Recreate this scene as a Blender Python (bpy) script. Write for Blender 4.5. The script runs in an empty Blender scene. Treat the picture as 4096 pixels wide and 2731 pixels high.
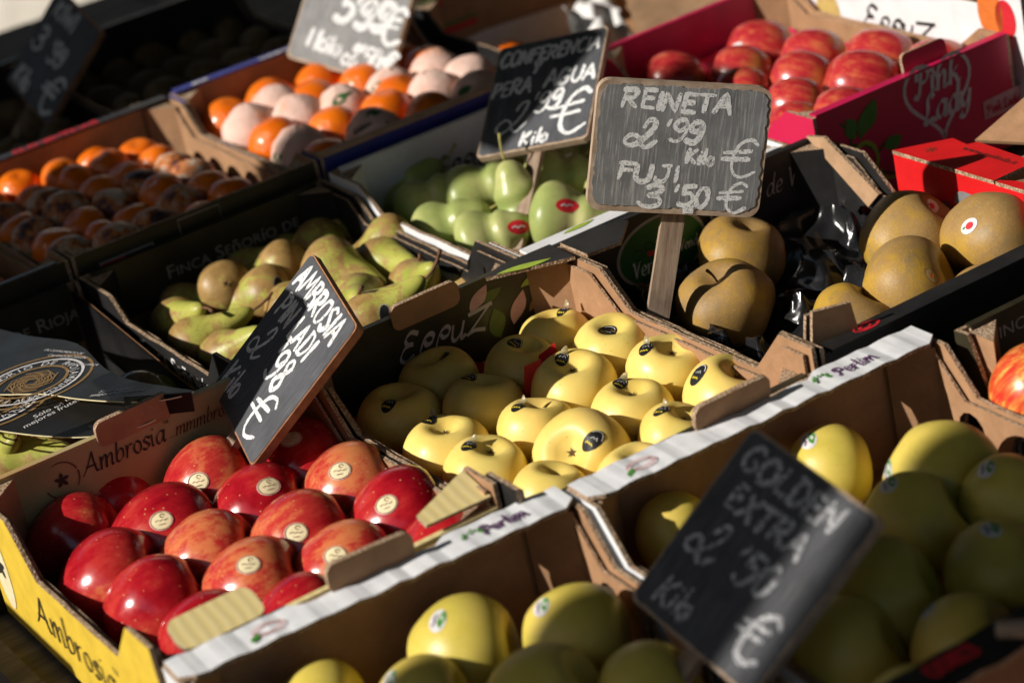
import bpy, math, random
from math import pi, sin, cos, radians
from mathutils import Vector, Matrix, noise as mnoise
from mathutils.bvhtree import BVHTree

# ------------------------------------------------------------------ camera, sky, sun, exposure
sc = bpy.context.scene
FPX = 10000.0                       # focal length in photo pixels (photo 4096 wide)
KK = 4096 / 2352.0                  # reading scale used for the measured pixels below
CAM = Vector((-0.45689, -1.52747, 1.02211))      # camera in the stall's own frame (metres)
RIGHT = Vector((0.8304926, -0.5201405, -0.1993387))
DOWN = Vector((-0.3738967, -0.2552741, -0.8916481))
FWD = Vector((0.4128963, 0.8150392, -0.4064821))
UPW = -DOWN * cos(radians(17.3908)) - FWD * sin(radians(17.3908))   # gravity seen from the stall frame
TILT = math.asin(UPW.x)             # the stall rises towards +X
STALL = Matrix.Translation((0, 0, 0.80)) @ Matrix.Rotation(-TILT, 4, 'Y')

cam_d = bpy.data.cameras.new('camera')
cam = bpy.data.objects.new('camera', cam_d)
sc.collection.objects.link(cam)
cam.matrix_world = STALL @ Matrix((
    (RIGHT.x, -DOWN.x, -FWD.x, CAM.x), (RIGHT.y, -DOWN.y, -FWD.y, CAM.y),
    (RIGHT.z, -DOWN.z, -FWD.z, CAM.z), (0, 0, 0, 1)))
cam_d.sensor_width = 36.0
cam_d.lens = 36.0 * FPX / 4096.0
cam_d.clip_start, cam_d.clip_end = 0.05, 500.0
cam_d.dof.use_dof = True
cam_d.dof.focus_distance = 2.27
cam_d.dof.aperture_fstop = 4.5
sc.camera = cam

SUN_L = Vector((-0.83, 0.13, 0.54)).normalized()       # towards the sun, stall frame
SUN_W = (STALL.to_3x3() @ SUN_L).normalized()
world = bpy.data.worlds.new('World'); sc.world = world; world.use_nodes = True
wn = world.node_tree
sky = wn.nodes.new('ShaderNodeTexSky'); sky.sky_type = 'NISHITA'; sky.sun_disc = False
sky.sun_elevation = math.asin(SUN_W.z); sky.sun_rotation = math.atan2(SUN_W.x, SUN_W.y)
bg = wn.nodes['Background']; bg.inputs['Strength'].default_value = 0.095
wn.links.new(sky.outputs[0], bg.inputs['Color'])
sl = bpy.data.lights.new('sun', 'SUN'); sl.energy = 5.0; sl.angle = radians(0.55); sl.color = (1.0, 0.95, 0.87)
so = bpy.data.objects.new('sun', sl); sc.collection.objects.link(so)
so.rotation_euler = SUN_W.to_track_quat('Z', 'Y').to_euler(); so.location = (0, 0, 6)
vs = sc.view_settings
vs.view_transform = 'Standard'; vs.look = 'None'; vs.exposure = 0.16; vs.gamma = 1.0; vs.use_curve_mapping = False
sc.cycles.use_denoising = True
sc.cycles.max_bounces = 6

# ------------------------------------------------------------------ measuring: a pixel gives a direction, the surface it lies on the distance
def ray(u, v):
    return RIGHT * ((u * KK - 2048) / FPX) + DOWN * ((v * KK - 1365.5) / FPX) + FWD
def un(u, v, z=None, y=None, x=None, d=None):
    r = ray(u, v)
    if d is None:
        d = (z - CAM.z) / r.z if z is not None else (y - CAM.y) / r.y if y is not None else (x - CAM.x) / r.x
    return CAM + r * d
def camvec(ex, ey, ez, d):          # photo-pixel vector at depth d -> metres in the stall frame
    return (RIGHT * ex + DOWN * ey + FWD * ez) * (KK / FPX * d)

# ------------------------------------------------------------------ objects
col = sc.collection
def link(name, data, parent=None, mat=None):
    o = bpy.data.objects.new(name, data); col.objects.link(o)
    if parent is not None: o.parent = parent
    if mat is not None:
        if parent is None: o.matrix_world = mat
        else: o.matrix_local = mat
    return o
def tag(o, label=None, cat=None, group=None, kind=None):
    if label: o['label'] = label
    if cat: o['category'] = cat
    if group: o['group'] = group
    if kind: o['kind'] = kind
    return o
def thing(name, label, cat, loc=(0, 0, 0), rot=None, group=None, scale=1.0, stall=True):
    o = bpy.data.objects.new(name, None); col.objects.link(o)
    o.empty_display_size = 0.02
    m = Matrix.Translation(loc)
    if rot is not None: m = m @ rot.to_4x4()
    if scale != 1.0: m = m @ Matrix.Scale(scale, 4)
    o.matrix_world = (STALL @ m) if stall else m
    return tag(o, label, cat, group)

class MB:
    def __init__(s): s.v = []; s.f = []; s.m = []
    def add(s, vs, fs, mi=0):
        b = len(s.v); s.v += [tuple(p) for p in vs]
        for f in fs: s.f.append(tuple(i + b for i in f)); s.m.append(mi)
        return s
    def box(s, x0, x1, y0, y1, z0, z1, mi=0, mat=None):
        vs = [Vector(p) for p in ((x0,y0,z0),(x1,y0,z0),(x1,y1,z0),(x0,y1,z0),(x0,y0,z1),(x1,y0,z1),(x1,y1,z1),(x0,y1,z1))]
        if mat: vs = [mat @ p for p in vs]
        return s.add(vs, ((3,2,1,0),(4,5,6,7),(0,1,5,4),(1,2,6,5),(2,3,7,6),(3,0,4,7)), mi)
    def plate(s, poly, o, ax, bx, t, mi=(0, 1, 2)):
        """2D polygon (counter-clockwise) in the plane o,ax,bx; its front looks along ax x bx, thickness goes behind"""
        o, ax, bx = Vector(o), Vector(ax), Vector(bx); n = ax.cross(bx).normalized()
        fr = [o + ax * a + bx * b for a, b in poly]; bk = [p - n * t for p in fr]; k = len(poly)
        b = len(s.v); s.v += [tuple(p) for p in fr + bk]
        s.f.append(tuple(range(b, b + k))); s.m.append(mi[0])
        s.f.append(tuple(range(b + 2 * k - 1, b + k - 1, -1))); s.m.append(mi[1])
        for i in range(k):
            j = (i + 1) % k
            s.f.append((b + i, b + k + i, b + k + j, b + j)); s.m.append(mi[2])
        return s
    def tube(s, pts, rad, n=8, mi=0, cap=True):
        pts = [Vector(p) for p in pts]; rings = []
        for i, p in enumerate(pts):
            t = (pts[min(i + 1, len(pts) - 1)] - pts[max(i - 1, 0)]).normalized()
            a = t.orthogonal().normalized(); b = t.cross(a); r = rad[i] if isinstance(rad, (list, tuple)) else rad
            rings.append([p + (a * cos(2 * pi * k / n) + b * sin(2 * pi * k / n)) * r for k in range(n)])
        b0 = len(s.v)
        for r in rings: s.v += [tuple(p) for p in r]
        for i in range(len(rings) - 1):
            for k in range(n):
                k2 = (k + 1) % n
                s.f.append((b0 + i * n + k, b0 + i * n + k2, b0 + (i + 1) * n + k2, b0 + (i + 1) * n + k)); s.m.append(mi)
        if cap:
            s.f.append(tuple(range(b0 + n - 1, b0 - 1, -1))); s.m.append(mi)
            e = b0 + (len(rings) - 1) * n
            s.f.append(tuple(range(e, e + n))); s.m.append(mi)
        return s
    def mesh(s, name, mats, smooth=False):
        me = bpy.data.meshes.new(name); me.from_pydata(s.v, [], s.f)
        for m in (mats if isinstance(mats, (list, tuple)) else [mats]): me.materials.append(m)
        me.polygons.foreach_set('material_index', s.m)
        if smooth: me.polygons.foreach_set('use_smooth', [True] * len(s.f))
        me.update(); return me
    def obj(s, name, mats, parent=None, mat=None, smooth=False):
        return link(name, s.mesh(name, mats, smooth), parent, mat)

# ------------------------------------------------------------------ materials
class NT:
    def __init__(s, name, base=(0.5, 0.5, 0.5), rough=0.6, spec=0.4, coat=0.0, sss=0.0):
        s.m = bpy.data.materials.new(name); s.m.use_nodes = True; s.t = s.m.node_tree
        s.b = s.t.nodes['Principled BSDF']; s.set('Base Color', base); s.set('Roughness', rough); s.set('Specular IOR Level', spec)
        if coat: s.set('Coat Weight', coat); s.set('Coat Roughness', 0.12)
        if sss:
            s.set('Subsurface Weight', sss); s.set('Subsurface Radius', (1.0, 0.5, 0.2)); s.set('Subsurface Scale', 0.006)
    def set(s, k, v):
        if isinstance(v, (tuple, list)) and len(v) == 3 and k not in ('Subsurface Radius',): v = (*v, 1)
        s.b.inputs[k].default_value = v
    def n(s, ty, **kw):
        x = s.t.nodes.new('ShaderNode' + ty)
        for k, v in kw.items():
            if k in x.inputs: x.inputs[k].default_value = v
            else: setattr(x, k, v)
        return x
    def l(s, a, b): s.t.links.new(a, b)
    def coord(s, scale=(1, 1, 1), rnd=True):
        tc = s.n('TexCoord'); mp = s.n('Mapping'); mp.inputs['Scale'].default_value = scale
        s.l(tc.outputs['Object'], mp.inputs['Vector'])
        if rnd:
            oi = s.n('ObjectInfo'); mu = s.n('Math', operation='MULTIPLY'); mu.inputs[1].default_value = 37.0
            s.l(oi.outputs['Random'], mu.inputs[0]); s.l(mu.outputs[0], mp.inputs['Location'])
        return mp.outputs[0]
    def noise(s, vec, scale, detail=3.0, rough=0.55, dist=0.0):
        x = s.n('TexNoise'); x.inputs['Scale'].default_value = scale; x.inputs['Detail'].default_value = detail
        x.inputs['Roughness'].default_value = rough; x.inputs['Distortion'].default_value = dist
        s.l(vec, x.inputs['Vector']); return x.outputs['Fac']
    def voro(s, vec, scale, feature='F1'):
        x = s.n('TexVoronoi', feature=feature); x.inputs['Scale'].default_value = scale; s.l(vec, x.inputs['Vector']); return x.outputs['Distance']
    def wave(s, vec, scale, dist=0.0, dirn='X', detail=0.0):
        x = s.n('TexWave', bands_direction=dirn); x.inputs['Scale'].default_value = scale; x.inputs['Distortion'].default_value = dist
        x.inputs['Detail'].default_value = detail; s.l(vec, x.inputs['Vector']); return x.outputs['Fac']
    def ramp(s, fac, stops, interp='LINEAR'):
        x = s.n('ValToRGB'); r = x.color_ramp; r.interpolation = interp
        while len(r.elements) < len(stops): r.elements.new(0.5)
        for e, (p, c) in zip(r.elements, stops):
            e.position = p; e.color = (*c, 1) if isinstance(c, tuple) else (c, c, c, 1)
        s.l(fac, x.inputs[0]); return x.outputs[0]
    def mix(s, fac, a, b, blend='MIX'):
        x = s.n('Mix', data_type='RGBA', blend_type=blend)
        for k, v in ((0, fac), (6, a), (7, b)):
            if hasattr(v, 'is_output'): s.l(v, x.inputs[k])
            else: x.inputs[k].default_value = v if k == 0 else (*v, 1)
        return x.outputs[2]
    def math(s, op, a, b=0.0):
        x = s.n('Math', operation=op)
        for k, v in ((0, a), (1, b)):
            if hasattr(v, 'is_output'): s.l(v, x.inputs[k])
            else: x.inputs[k].default_value = v
        return x.outputs[0]
    def color(s, c): s.l(c, s.b.inputs['Base Color']); return s
    def rough(s, c): s.l(c, s.b.inputs['Roughness']); return s
    def bump(s, h, strength=0.3, dist=0.001):
        x = s.n('Bump'); x.inputs['Strength'].default_value = strength; x.inputs['Distance'].default_value = dist
        s.l(h, x.inputs['Height']); s.l(x.outputs[0], s.b.inputs['Normal']); return s
    def objz(s):
        tc = s.n('TexCoord'); sp = s.n('SeparateXYZ'); s.l(tc.outputs['Object'], sp.inputs[0]); return sp.outputs

def plain(name, base, rough=0.6, spec=0.3, var=0.25, scale=60):
    k = NT(name, base, rough, spec)
    f = k.noise(k.coord(), scale, 4)
    lo = tuple(c * (1 - var) for c in base); hi = tuple(min(1, c * (1 + var)) for c in base)
    k.color(k.ramp(f, [(0.3, lo), (0.7, hi)])); return k.m
def card(name, base, rough=0.75, var=0.18, spec=0.2, fibre=True):
    """printed or raw corrugated board: faint flutes, fibres, scuffs"""
    k = NT(name, base, rough, spec); v = k.coord()
    f = k.noise(v, 35, 5, 0.65); g = k.noise(k.coord((1, 1, 6)), 220, 3)
    lo = tuple(c * (1 - var) for c in base); hi = tuple(min(1, c * (1 + var)) for c in base)
    c = k.ramp(f, [(0.32, lo), (0.68, hi)])
    if fibre: c = k.mix(k.ramp(g, [(0.45, 0.0), (0.75, 0.35)]), c, tuple(x * 0.72 for x in base))
    k.color(c); k.bump(k.noise(v, 160, 3), 0.25, 0.0006); return k.m
KRAFT = (0.36, 0.20, 0.105)
M = {}
M['kraft'] = card('kraft_board', KRAFT)
M['kraft_light'] = card('kraft_board_light', (0.44, 0.27, 0.155))
k = NT('corrugated_edge', KRAFT, 0.9, 0.1)
v = k.coord(rnd=False); w = k.voro(v, 420); w2 = k.noise(v, 70, 4, 0.7)
k.color(k.mix(k.ramp(w, [(0.34, 0.0), (0.62, 0.75)]), k.ramp(w2, [(0.3, (0.38, 0.255, 0.16)), (0.7, (0.60, 0.45, 0.32))]), (0.17, 0.10, 0.055))); k.bump(w, 0.5, 0.0015); M['edge'] = k.m
M['black'] = card('black_printed_board', (0.018, 0.017, 0.017), 0.42, 0.3, 0.35, False)
M['olive'] = card('olive_black_printed_board', (0.030, 0.025, 0.013), 0.4, 0.3, 0.35, False)
M['yellow'] = card('yellow_printed_board', (0.66, 0.45, 0.045), 0.5, 0.12, 0.35, False)
k = NT('cream_printed_board', (0.6, 0.45, 0.2), 0.5, 0.3); v = k.coord((1, 1, 1))
k.color(k.ramp(k.noise(v, 9, 2), [(0.3, (0.26, 0.23, 0.10)), (0.5, (0.42, 0.33, 0.16)), (0.7, (0.42, 0.26, 0.10))])); M['cream'] = k.m
M['magenta'] = card('magenta_printed_board', (0.52, 0.010, 0.075), 0.4, 0.15, 0.4, False)
k = NT('pink_red_printed_board', (0.4, 0.01, 0.05), 0.42, 0.4); v = k.coord(rnd=False)
k.color(k.ramp(k.noise(v, 4, 1), [(0.35, (0.52, 0.012, 0.085)), (0.6, (0.58, 0.022, 0.065)), (0.8, (0.62, 0.06, 0.05))])); M['pinklady'] = k.m
M['red'] = card('red_printed_board', (0.62, 0.012, 0.014), 0.4, 0.1, 0.4, False)
M['blue'] = card('blue_printed_board', (0.02, 0.03, 0.22), 0.45, 0.15, 0.4, False)
k = NT('white_fluted_board', (0.72, 0.72, 0.73), 0.5, 0.35); v = k.coord(rnd=False)
w = k.wave(v, 21, 2.5, 'X', 1.0)
k.color(k.ramp(k.noise(v, 40, 4), [(0.3, (0.62, 0.62, 0.64)), (0.7, (0.76, 0.76, 0.77))])); k.bump(w, 0.22, 0.0012); M['white_flute'] = k.m
k = NT('cream_fluted_board', (0.66, 0.50, 0.2), 0.45, 0.4); v = k.coord(rnd=False)
w = k.wave(v, 32, 1.5, 'X', 1.0); k.color(k.ramp(w, [(0.2, (0.72, 0.57, 0.25)), (0.8, (0.74, 0.60, 0.29))])); k.bump(w, 0.14, 0.0014); M['cream_flute'] = k.m
M['white'] = card('white_printed_board', (0.70, 0.70, 0.71), 0.5, 0.08, 0.3, False)
M['paper_white'] = plain('white_paper', (0.72, 0.70, 0.68), 0.8, 0.2, 0.08, 30)
def ink(name, c, rough=0.5): return plain('ink_' + name, c, rough, 0.3, 0.12, 120)
for n_, c_ in dict(white=(0.62, 0.60, 0.60), grey=(0.20, 0.19, 0.19), silver=(0.36, 0.32, 0.27), dark=(0.03, 0.025, 0.02), brown=(0.13, 0.04, 0.02), red=(0.55, 0.02, 0.03), orange=(0.62, 0.16, 0.03),
                   green=(0.06, 0.22, 0.03), dgreen=(0.02, 0.10, 0.02), lime=(0.32, 0.42, 0.05), purple=(0.10, 0.04, 0.11), yellow=(0.72, 0.55, 0.03), gold=(0.24, 0.14, 0.05), black=(0.012, 0.012, 0.013),
                   pinkpale=(0.60, 0.34, 0.33), cream=(0.72, 0.62, 0.38), greypurple=(0.46, 0.40, 0.39), blue=(0.05, 0.06, 0.16), tan=(0.42, 0.28, 0.12), pearskin=(0.50, 0.36, 0.12), peargreen=(0.10, 0.14, 0.03)).items():
    M['i_' + n_] = ink(n_, c_)

# chalk boards
def board(name, base, streak, amount, fine=420):
    k = NT(name, base, 0.62, 0.25); v = k.coord((1, 0.06, 1)); v2 = k.coord((1, 1, 1))
    g = k.noise(v, fine, 4, 0.7); h = k.noise(v2, 30, 4, 0.6); d = k.noise(v2, 260, 3)
    c = k.ramp(h, [(0.3, tuple(x * 0.78 for x in base)), (0.7, tuple(x * 1.25 for x in base))])
    c = k.mix(k.math('MULTIPLY', k.ramp(g, [(0.50, 0.0), (0.66, amount)]), 1.0), c, streak)
    c = k.mix(k.ramp(d, [(0.66, 0.0), (0.74, 0.4 * amount)]), c, (0.4, 0.33, 0.27))
    k.color(c); k.bump(g, 0.25, 0.0008); return k.m
M['slate_worn'] = board('worn_grey_chalkboard_paint', (0.19, 0.192, 0.195), (0.46, 0.45, 0.43), 0.75)
M['slate_grey'] = board('dusty_grey_chalkboard_paint', (0.20, 0.20, 0.20), (0.40, 0.38, 0.36), 0.5)
M['slate'] = board('black_chalkboard_paint', (0.070, 0.072, 0.080), (0.20, 0.20, 0.20), 0.35)
def woodm(name, lo, hi, sc_=(1, 0.08, 1), s=180):
    k = NT(name, lo, 0.8, 0.2); v = k.coord(sc_); g = k.noise(v, s, 5, 0.7); h = k.noise(k.coord(), 40, 3)
    c = k.ramp(g, [(0.3, lo), (0.7, hi)]); k.color(k.mix(k.ramp(h, [(0.5, 0.0), (0.8, 0.5)]), c, tuple(x * 0.5 for x in lo))); k.bump(g, 0.5, 0.001); return k.m
M['ply'] = woodm('weathered_plywood_edge', (0.30, 0.20, 0.13), (0.52, 0.40, 0.30), (1, 1, 1), 60)
M['ply_red'] = woodm('reddish_wood_edge', (0.24, 0.10, 0.05), (0.42, 0.22, 0.12), (1, 1, 1), 60)
M['stake'] = woodm('weathered_stake_wood', (0.20, 0.13, 0.085), (0.44, 0.33, 0.24))
M['plank'] = woodm('grey_weathered_planks', (0.05, 0.042, 0.036), (0.15, 0.13, 0.115), (0.08, 1, 1), 90)
k = NT('chalk', (0.7, 0.7, 0.69), 0.95, 0.05); v = k.coord(); g = k.noise(k.coord((1, 0.25, 1)), 500, 3, 0.7)
k.color(k.ramp(g, [(0.3, (0.66, 0.66, 0.66)), (0.7, (0.88, 0.88, 0.87))]))
ba = k.ramp(k.noise(v, 420, 3, 0.7), [(0.33, 0.15), (0.47, 1.0)]); k.l(ba, k.b.inputs['Alpha']); M['chalk'] = k.m
k = NT('faint_chalk', (0.4, 0.4, 0.42), 0.95, 0.05); v = k.coord(); k.color(k.ramp(k.noise(v, 300, 3, 0.7), [(0.3, (0.42, 0.42, 0.44)), (0.7, (0.68, 0.68, 0.69))]))
ba = k.ramp(k.noise(v, 300, 3, 0.7), [(0.34, 0.05), (0.56, 0.95)]); k.l(ba, k.b.inputs['Alpha']); M['chalk_faint'] = k.m
# plastic
k = NT('black_plastic_tray', (0.012, 0.012, 0.013), 0.22, 0.5); v = k.coord(); k.bump(k.noise(v, 45, 2), 0.2, 0.003); M['black_plastic'] = k.m
M['red_plastic'] = plain('red_tray', (0.55, 0.02, 0.02), 0.35, 0.4, 0.1)
k = NT('clear_plastic', (0.9, 0.9, 0.92), 0.06, 0.5); k.set('Transmission Weight', 0.95); k.set('IOR', 1.25); M['clear'] = k.m

# fruit skins
def apple_red():
    k = NT('red_apple_skin', (0.4, 0.01, 0.01), 0.17, 0.5, coat=0.12); v = k.coord(); z = k.objz()
    st = k.noise(k.coord((1, 1, 0.22)), 150, 5, 0.7); big = k.noise(v, 15, 3, 0.6); mid_ = k.noise(v, 48, 5, 0.7)
    oi = k.n('ObjectInfo'); sp = k.n('SeparateColor'); k.l(oi.outputs['Color'], sp.inputs[0])       # r: how orange, g: how far the yellow shoulder reaches
    fac = k.math('ADD', k.math('ADD', k.math('MULTIPLY', st, 0.55), k.math('MULTIPLY', mid_, 0.75)), k.math('ADD', k.math('MULTIPLY', sp.outputs[0], 0.46), k.math('MULTIPLY', k.math('SUBTRACT', big, 0.5), 0.9)))
    c = k.ramp(fac, [(0.45, (0.24, 0.003, 0.010)), (0.66, (0.38, 0.010, 0.017)), (0.86, (0.48, 0.040, 0.030)), (1.0, (0.60, 0.17, 0.065))])
    hi = k.math('SUBTRACT', fac, 0.42); c = k.mix(k.ramp(hi, [(0.62, 0.0), (0.95, 0.75)]), c, (0.64, 0.33, 0.10))
    yl = k.math('ADD', k.math('ADD', k.math('MULTIPLY', z[2], 9.0), k.math('MULTIPLY', big, 1.1)), sp.outputs[1])
    c = k.mix(k.ramp(yl, [(1.00, 0.0), (1.75, 0.9)]), c, (0.56, 0.30, 0.055))
    dots = k.voro(v, 175); c = k.mix(k.ramp(dots, [(0.06, 0.8), (0.13, 0.0)]), c, (0.66, 0.38, 0.16))
    k.color(c); k.rough(k.ramp(mid_, [(0.3, 0.13), (0.7, 0.27)])); k.bump(k.noise(v, 140, 3), 0.10, 0.0008); return k.m
def apple_golden(name, lo, hi, blush, rough=0.36, dot=(0.30, 0.22, 0.05), dscale=130, green=(0.45, 0.48, 0.10)):
    k = NT(name, lo, rough, 0.4, sss=0.08); v = k.coord(); f = k.noise(v, 24, 4, 0.6); g = k.noise(v, 12, 2); h = k.noise(k.coord((1, 1, 1)), 17, 2); z = k.objz()
    c = k.ramp(f, [(0.3, lo), (0.7, hi)]); c = k.mix(k.ramp(g, [(0.55, 0.0), (0.78, 0.55)]), c, blush)
    c = k.mix(k.ramp(h, [(0.52, 0.0), (0.72, 0.40)]), c, green)
    d = k.voro(v, dscale); c = k.mix(k.ramp(d, [(0.05, 0.75), (0.10, 0.0)]), c, dot)
    s = k.noise(v, 70, 5, 0.75); c = k.mix(k.ramp(s, [(0.68, 0.0), (0.76, 0.45)]), c, tuple(x * 0.62 for x in lo))
    ru = k.math('ADD', k.math('MULTIPLY', z[2], 22.0), k.math('MULTIPLY', k.noise(v, 90, 3), 0.5)); c = k.mix(k.ramp(k.math('SUBTRACT', ru, 0.28), [(0.72, 0.0), (0.95, 0.35)]), c, (0.40, 0.26, 0.08))
    k.color(c); k.rough(k.ramp(f, [(0.3, rough - .06), (0.7, rough + .10)])); k.bump(k.noise(v, 150, 3), 0.08, 0.0008); return k.m
def apple_russet():
    k = NT('russet_apple_skin', (0.3, 0.17, 0.05), 0.5, 0.35); v = k.coord(); f = k.noise(v, 17, 5, 0.65); g = k.noise(v, 520, 3, 0.7); h = k.noise(v, 55, 5, 0.75); q = k.voro(v, 210)
    c = k.ramp(f, [(0.30, (0.25, 0.15, 0.055)), (0.46, (0.33, 0.195, 0.062)), (0.58, (0.42, 0.245, 0.036)), (0.72, (0.50, 0.31, 0.028))])
    c = k.mix(k.ramp(g, [(0.52, 0.0), (0.70, 0.35)]), c, (0.46, 0.32, 0.15))
    c = k.mix(k.ramp(g, [(0.28, 0.3), (0.40, 0.0)]), c, (0.16, 0.09, 0.03))
    c = k.mix(k.ramp(h, [(0.54, 0.0), (0.66, 0.7)]), c, (0.24, 0.17, 0.085))
    c = k.mix(k.ramp(q, [(0.07, 0.7), (0.14, 0.0)]), c, (0.46, 0.34, 0.18))
    k.color(c); k.rough(k.ramp(f, [(0.3, 0.60), (0.7, 0.36)])); k.bump(k.math('ADD', g, h), 0.35, 0.0009); return k.m
def pear_russet():
    k = NT('russeted_green_pear_skin', (0.3, 0.28, 0.06), 0.42, 0.35); v = k.coord(); z = k.objz()
    n1 = k.noise(v, 55, 6, 0.7, 0.5); zz = k.math('ADD', n1, k.math('MULTIPLY', z[2], -3.2))
    green = k.ramp(k.noise(v, 25, 2), [(0.3, (0.28, 0.31, 0.045)), (0.7, (0.48, 0.46, 0.10))])
    brown = k.ramp(k.noise(v, 90, 4), [(0.3, (0.25, 0.145, 0.045)), (0.7, (0.40, 0.25, 0.09))])
    c = k.mix(k.ramp(zz, [(0.40, 0.0), (0.52, 1.0)]), green, brown)
    d = k.voro(v, 230); c = k.mix(k.ramp(d, [(0.08, 0.5), (0.14, 0.0)]), c, (0.16, 0.10, 0.03))
    e = k.noise(v, 170, 4, 0.7); c = k.mix(k.ramp(e, [(0.60, 0.0), (0.70, 0.55)]), c, (0.19, 0.11, 0.035))
    k.color(c); k.bump(k.math('ADD', n1, e), 0.15, 0.001); return k.m
def pear_green():
    k = NT('pale_green_pear_skin', (0.36, 0.42, 0.1), 0.36, 0.4, sss=0.06); v = k.coord(); f = k.noise(v, 22, 3)
    c = k.ramp(f, [(0.3, (0.24, 0.31, 0.085)), (0.52, (0.36, 0.40, 0.13)), (0.75, (0.56, 0.52, 0.23))])
    d = k.noise(v, 75, 2); c = k.mix(k.ramp(d, [(0.70, 0.0), (0.76, 0.6)]), c, (0.30, 0.24, 0.08))
    k.color(c); k.bump(k.noise(v, 120, 2), 0.06, 0.0008); return k.m
def citrus():
    k = NT('orange_peel', (0.8, 0.2, 0.01), 0.26, 0.55, sss=0.05); v = k.coord(); f = k.noise(v, 20, 3); p = k.voro(v, 420)
    k.color(k.ramp(f, [(0.3, (0.70, 0.115, 0.004)), (0.7, (0.88, 0.205, 0.008))])); k.bump(k.ramp(p, [(0.0, 0.0), (0.5, 1.0)]), 0.45, 0.0012); return k.m
def apple_pink():
    k = NT('pink_red_apple_skin', (0.5, 0.05, 0.05), 0.27, 0.5); v = k.coord(); z = k.objz(); st = k.noise(k.coord((1, 1, 0.25)), 150, 4, 0.7); big = k.noise(v, 20, 2)
    c = k.ramp(st, [(0.28, (0.30, 0.010, 0.022)), (0.5, (0.46, 0.030, 0.034)), (0.75, (0.60, 0.16, 0.06))])
    yl = k.math('ADD', k.math('MULTIPLY', z[2], 9.0), big)
    c = k.mix(k.ramp(yl, [(0.58, 0.0), (0.95, 0.85)]), c, (0.50, 0.34, 0.06)); c = k.mix(k.ramp(k.noise(v, 60, 3), [(0.55, 0.0), (0.75, 0.4)]), c, (0.62, 0.20, 0.08)); k.color(c); return k.m
def apple_striped():
    k = NT('striped_apple_skin', (0.6, 0.2, 0.05), 0.3, 0.45); st = k.noise(k.coord((1, 1, 0.16)), 190, 4, 0.7)
    k.color(k.ramp(st, [(0.38, (0.55, 0.03, 0.02)), (0.5, (0.62, 0.12, 0.03)), (0.66, (0.74, 0.42, 0.09))])); return k.m
M['ap_red'] = apple_red()
M['ap_yellow'] = apple_golden('pale_yellow_apple_skin', (0.76, 0.54, 0.115), (0.85, 0.655, 0.195), (0.80, 0.48, 0.15), 0.38, (0.46, 0.30, 0.08), 120, (0.66, 0.60, 0.17))
M['ap_golden'] = apple_golden('golden_green_apple_skin', (0.54, 0.43, 0.065), (0.70, 0.54, 0.115), (0.68, 0.43, 0.12), 0.40, (0.22, 0.15, 0.05), 150, (0.44, 0.42, 0.06))
M['ap_russet'] = apple_russet(); M['ap_pink'] = apple_pink(); M['ap_striped'] = apple_striped()
M['pear_russet'] = pear_russet(); M['pear_green'] = pear_green(); M['citrus'] = citrus()
M['kiwi'] = plain('kiwi_skin', (0.13, 0.085, 0.04), 0.75, 0.2, 0.3, 90)
M['stem'] = plain('fruit_stem', (0.14, 0.065, 0.035), 0.7, 0.2, 0.4, 200)
M['stem_green'] = plain('green_stem', (0.34, 0.30, 0.09), 0.6, 0.2, 0.3, 200)
M['calyx'] = plain('dry_calyx', (0.10, 0.065, 0.03), 0.9, 0.1, 0.4, 400)
k = NT('tissue_wrapper', (0.66, 0.42, 0.34), 0.75, 0.2); v = k.coord(); f = k.noise(v, 30, 4, 0.7)
k.color(k.ramp(f, [(0.32, (0.78, 0.56, 0.47)), (0.56, (0.70, 0.46, 0.38)), (0.74, (0.74, 0.27, 0.10))])); k.bump(k.noise(v, 70, 4, 0.7), 0.6, 0.003); M['wrap'] = k.m
k = NT('waxed_wrapper', (0.5, 0.42, 0.38), 0.5, 0.35); v = k.coord(); f = k.noise(v, 34, 4, 0.7)
k.color(k.ramp(f, [(0.30, (0.04, 0.022, 0.03)), (0.43, (0.10, 0.045, 0.05)), (0.50, (0.56, 0.16, 0.02)), (0.58, (0.50, 0.38, 0.28)), (0.72, (0.60, 0.48, 0.38)), (0.82, (0.48, 0.07, 0.05))])); k.bump(k.noise(v, 70, 4, 0.7), 0.6, 0.003); M['wrap2'] = k.m

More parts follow.
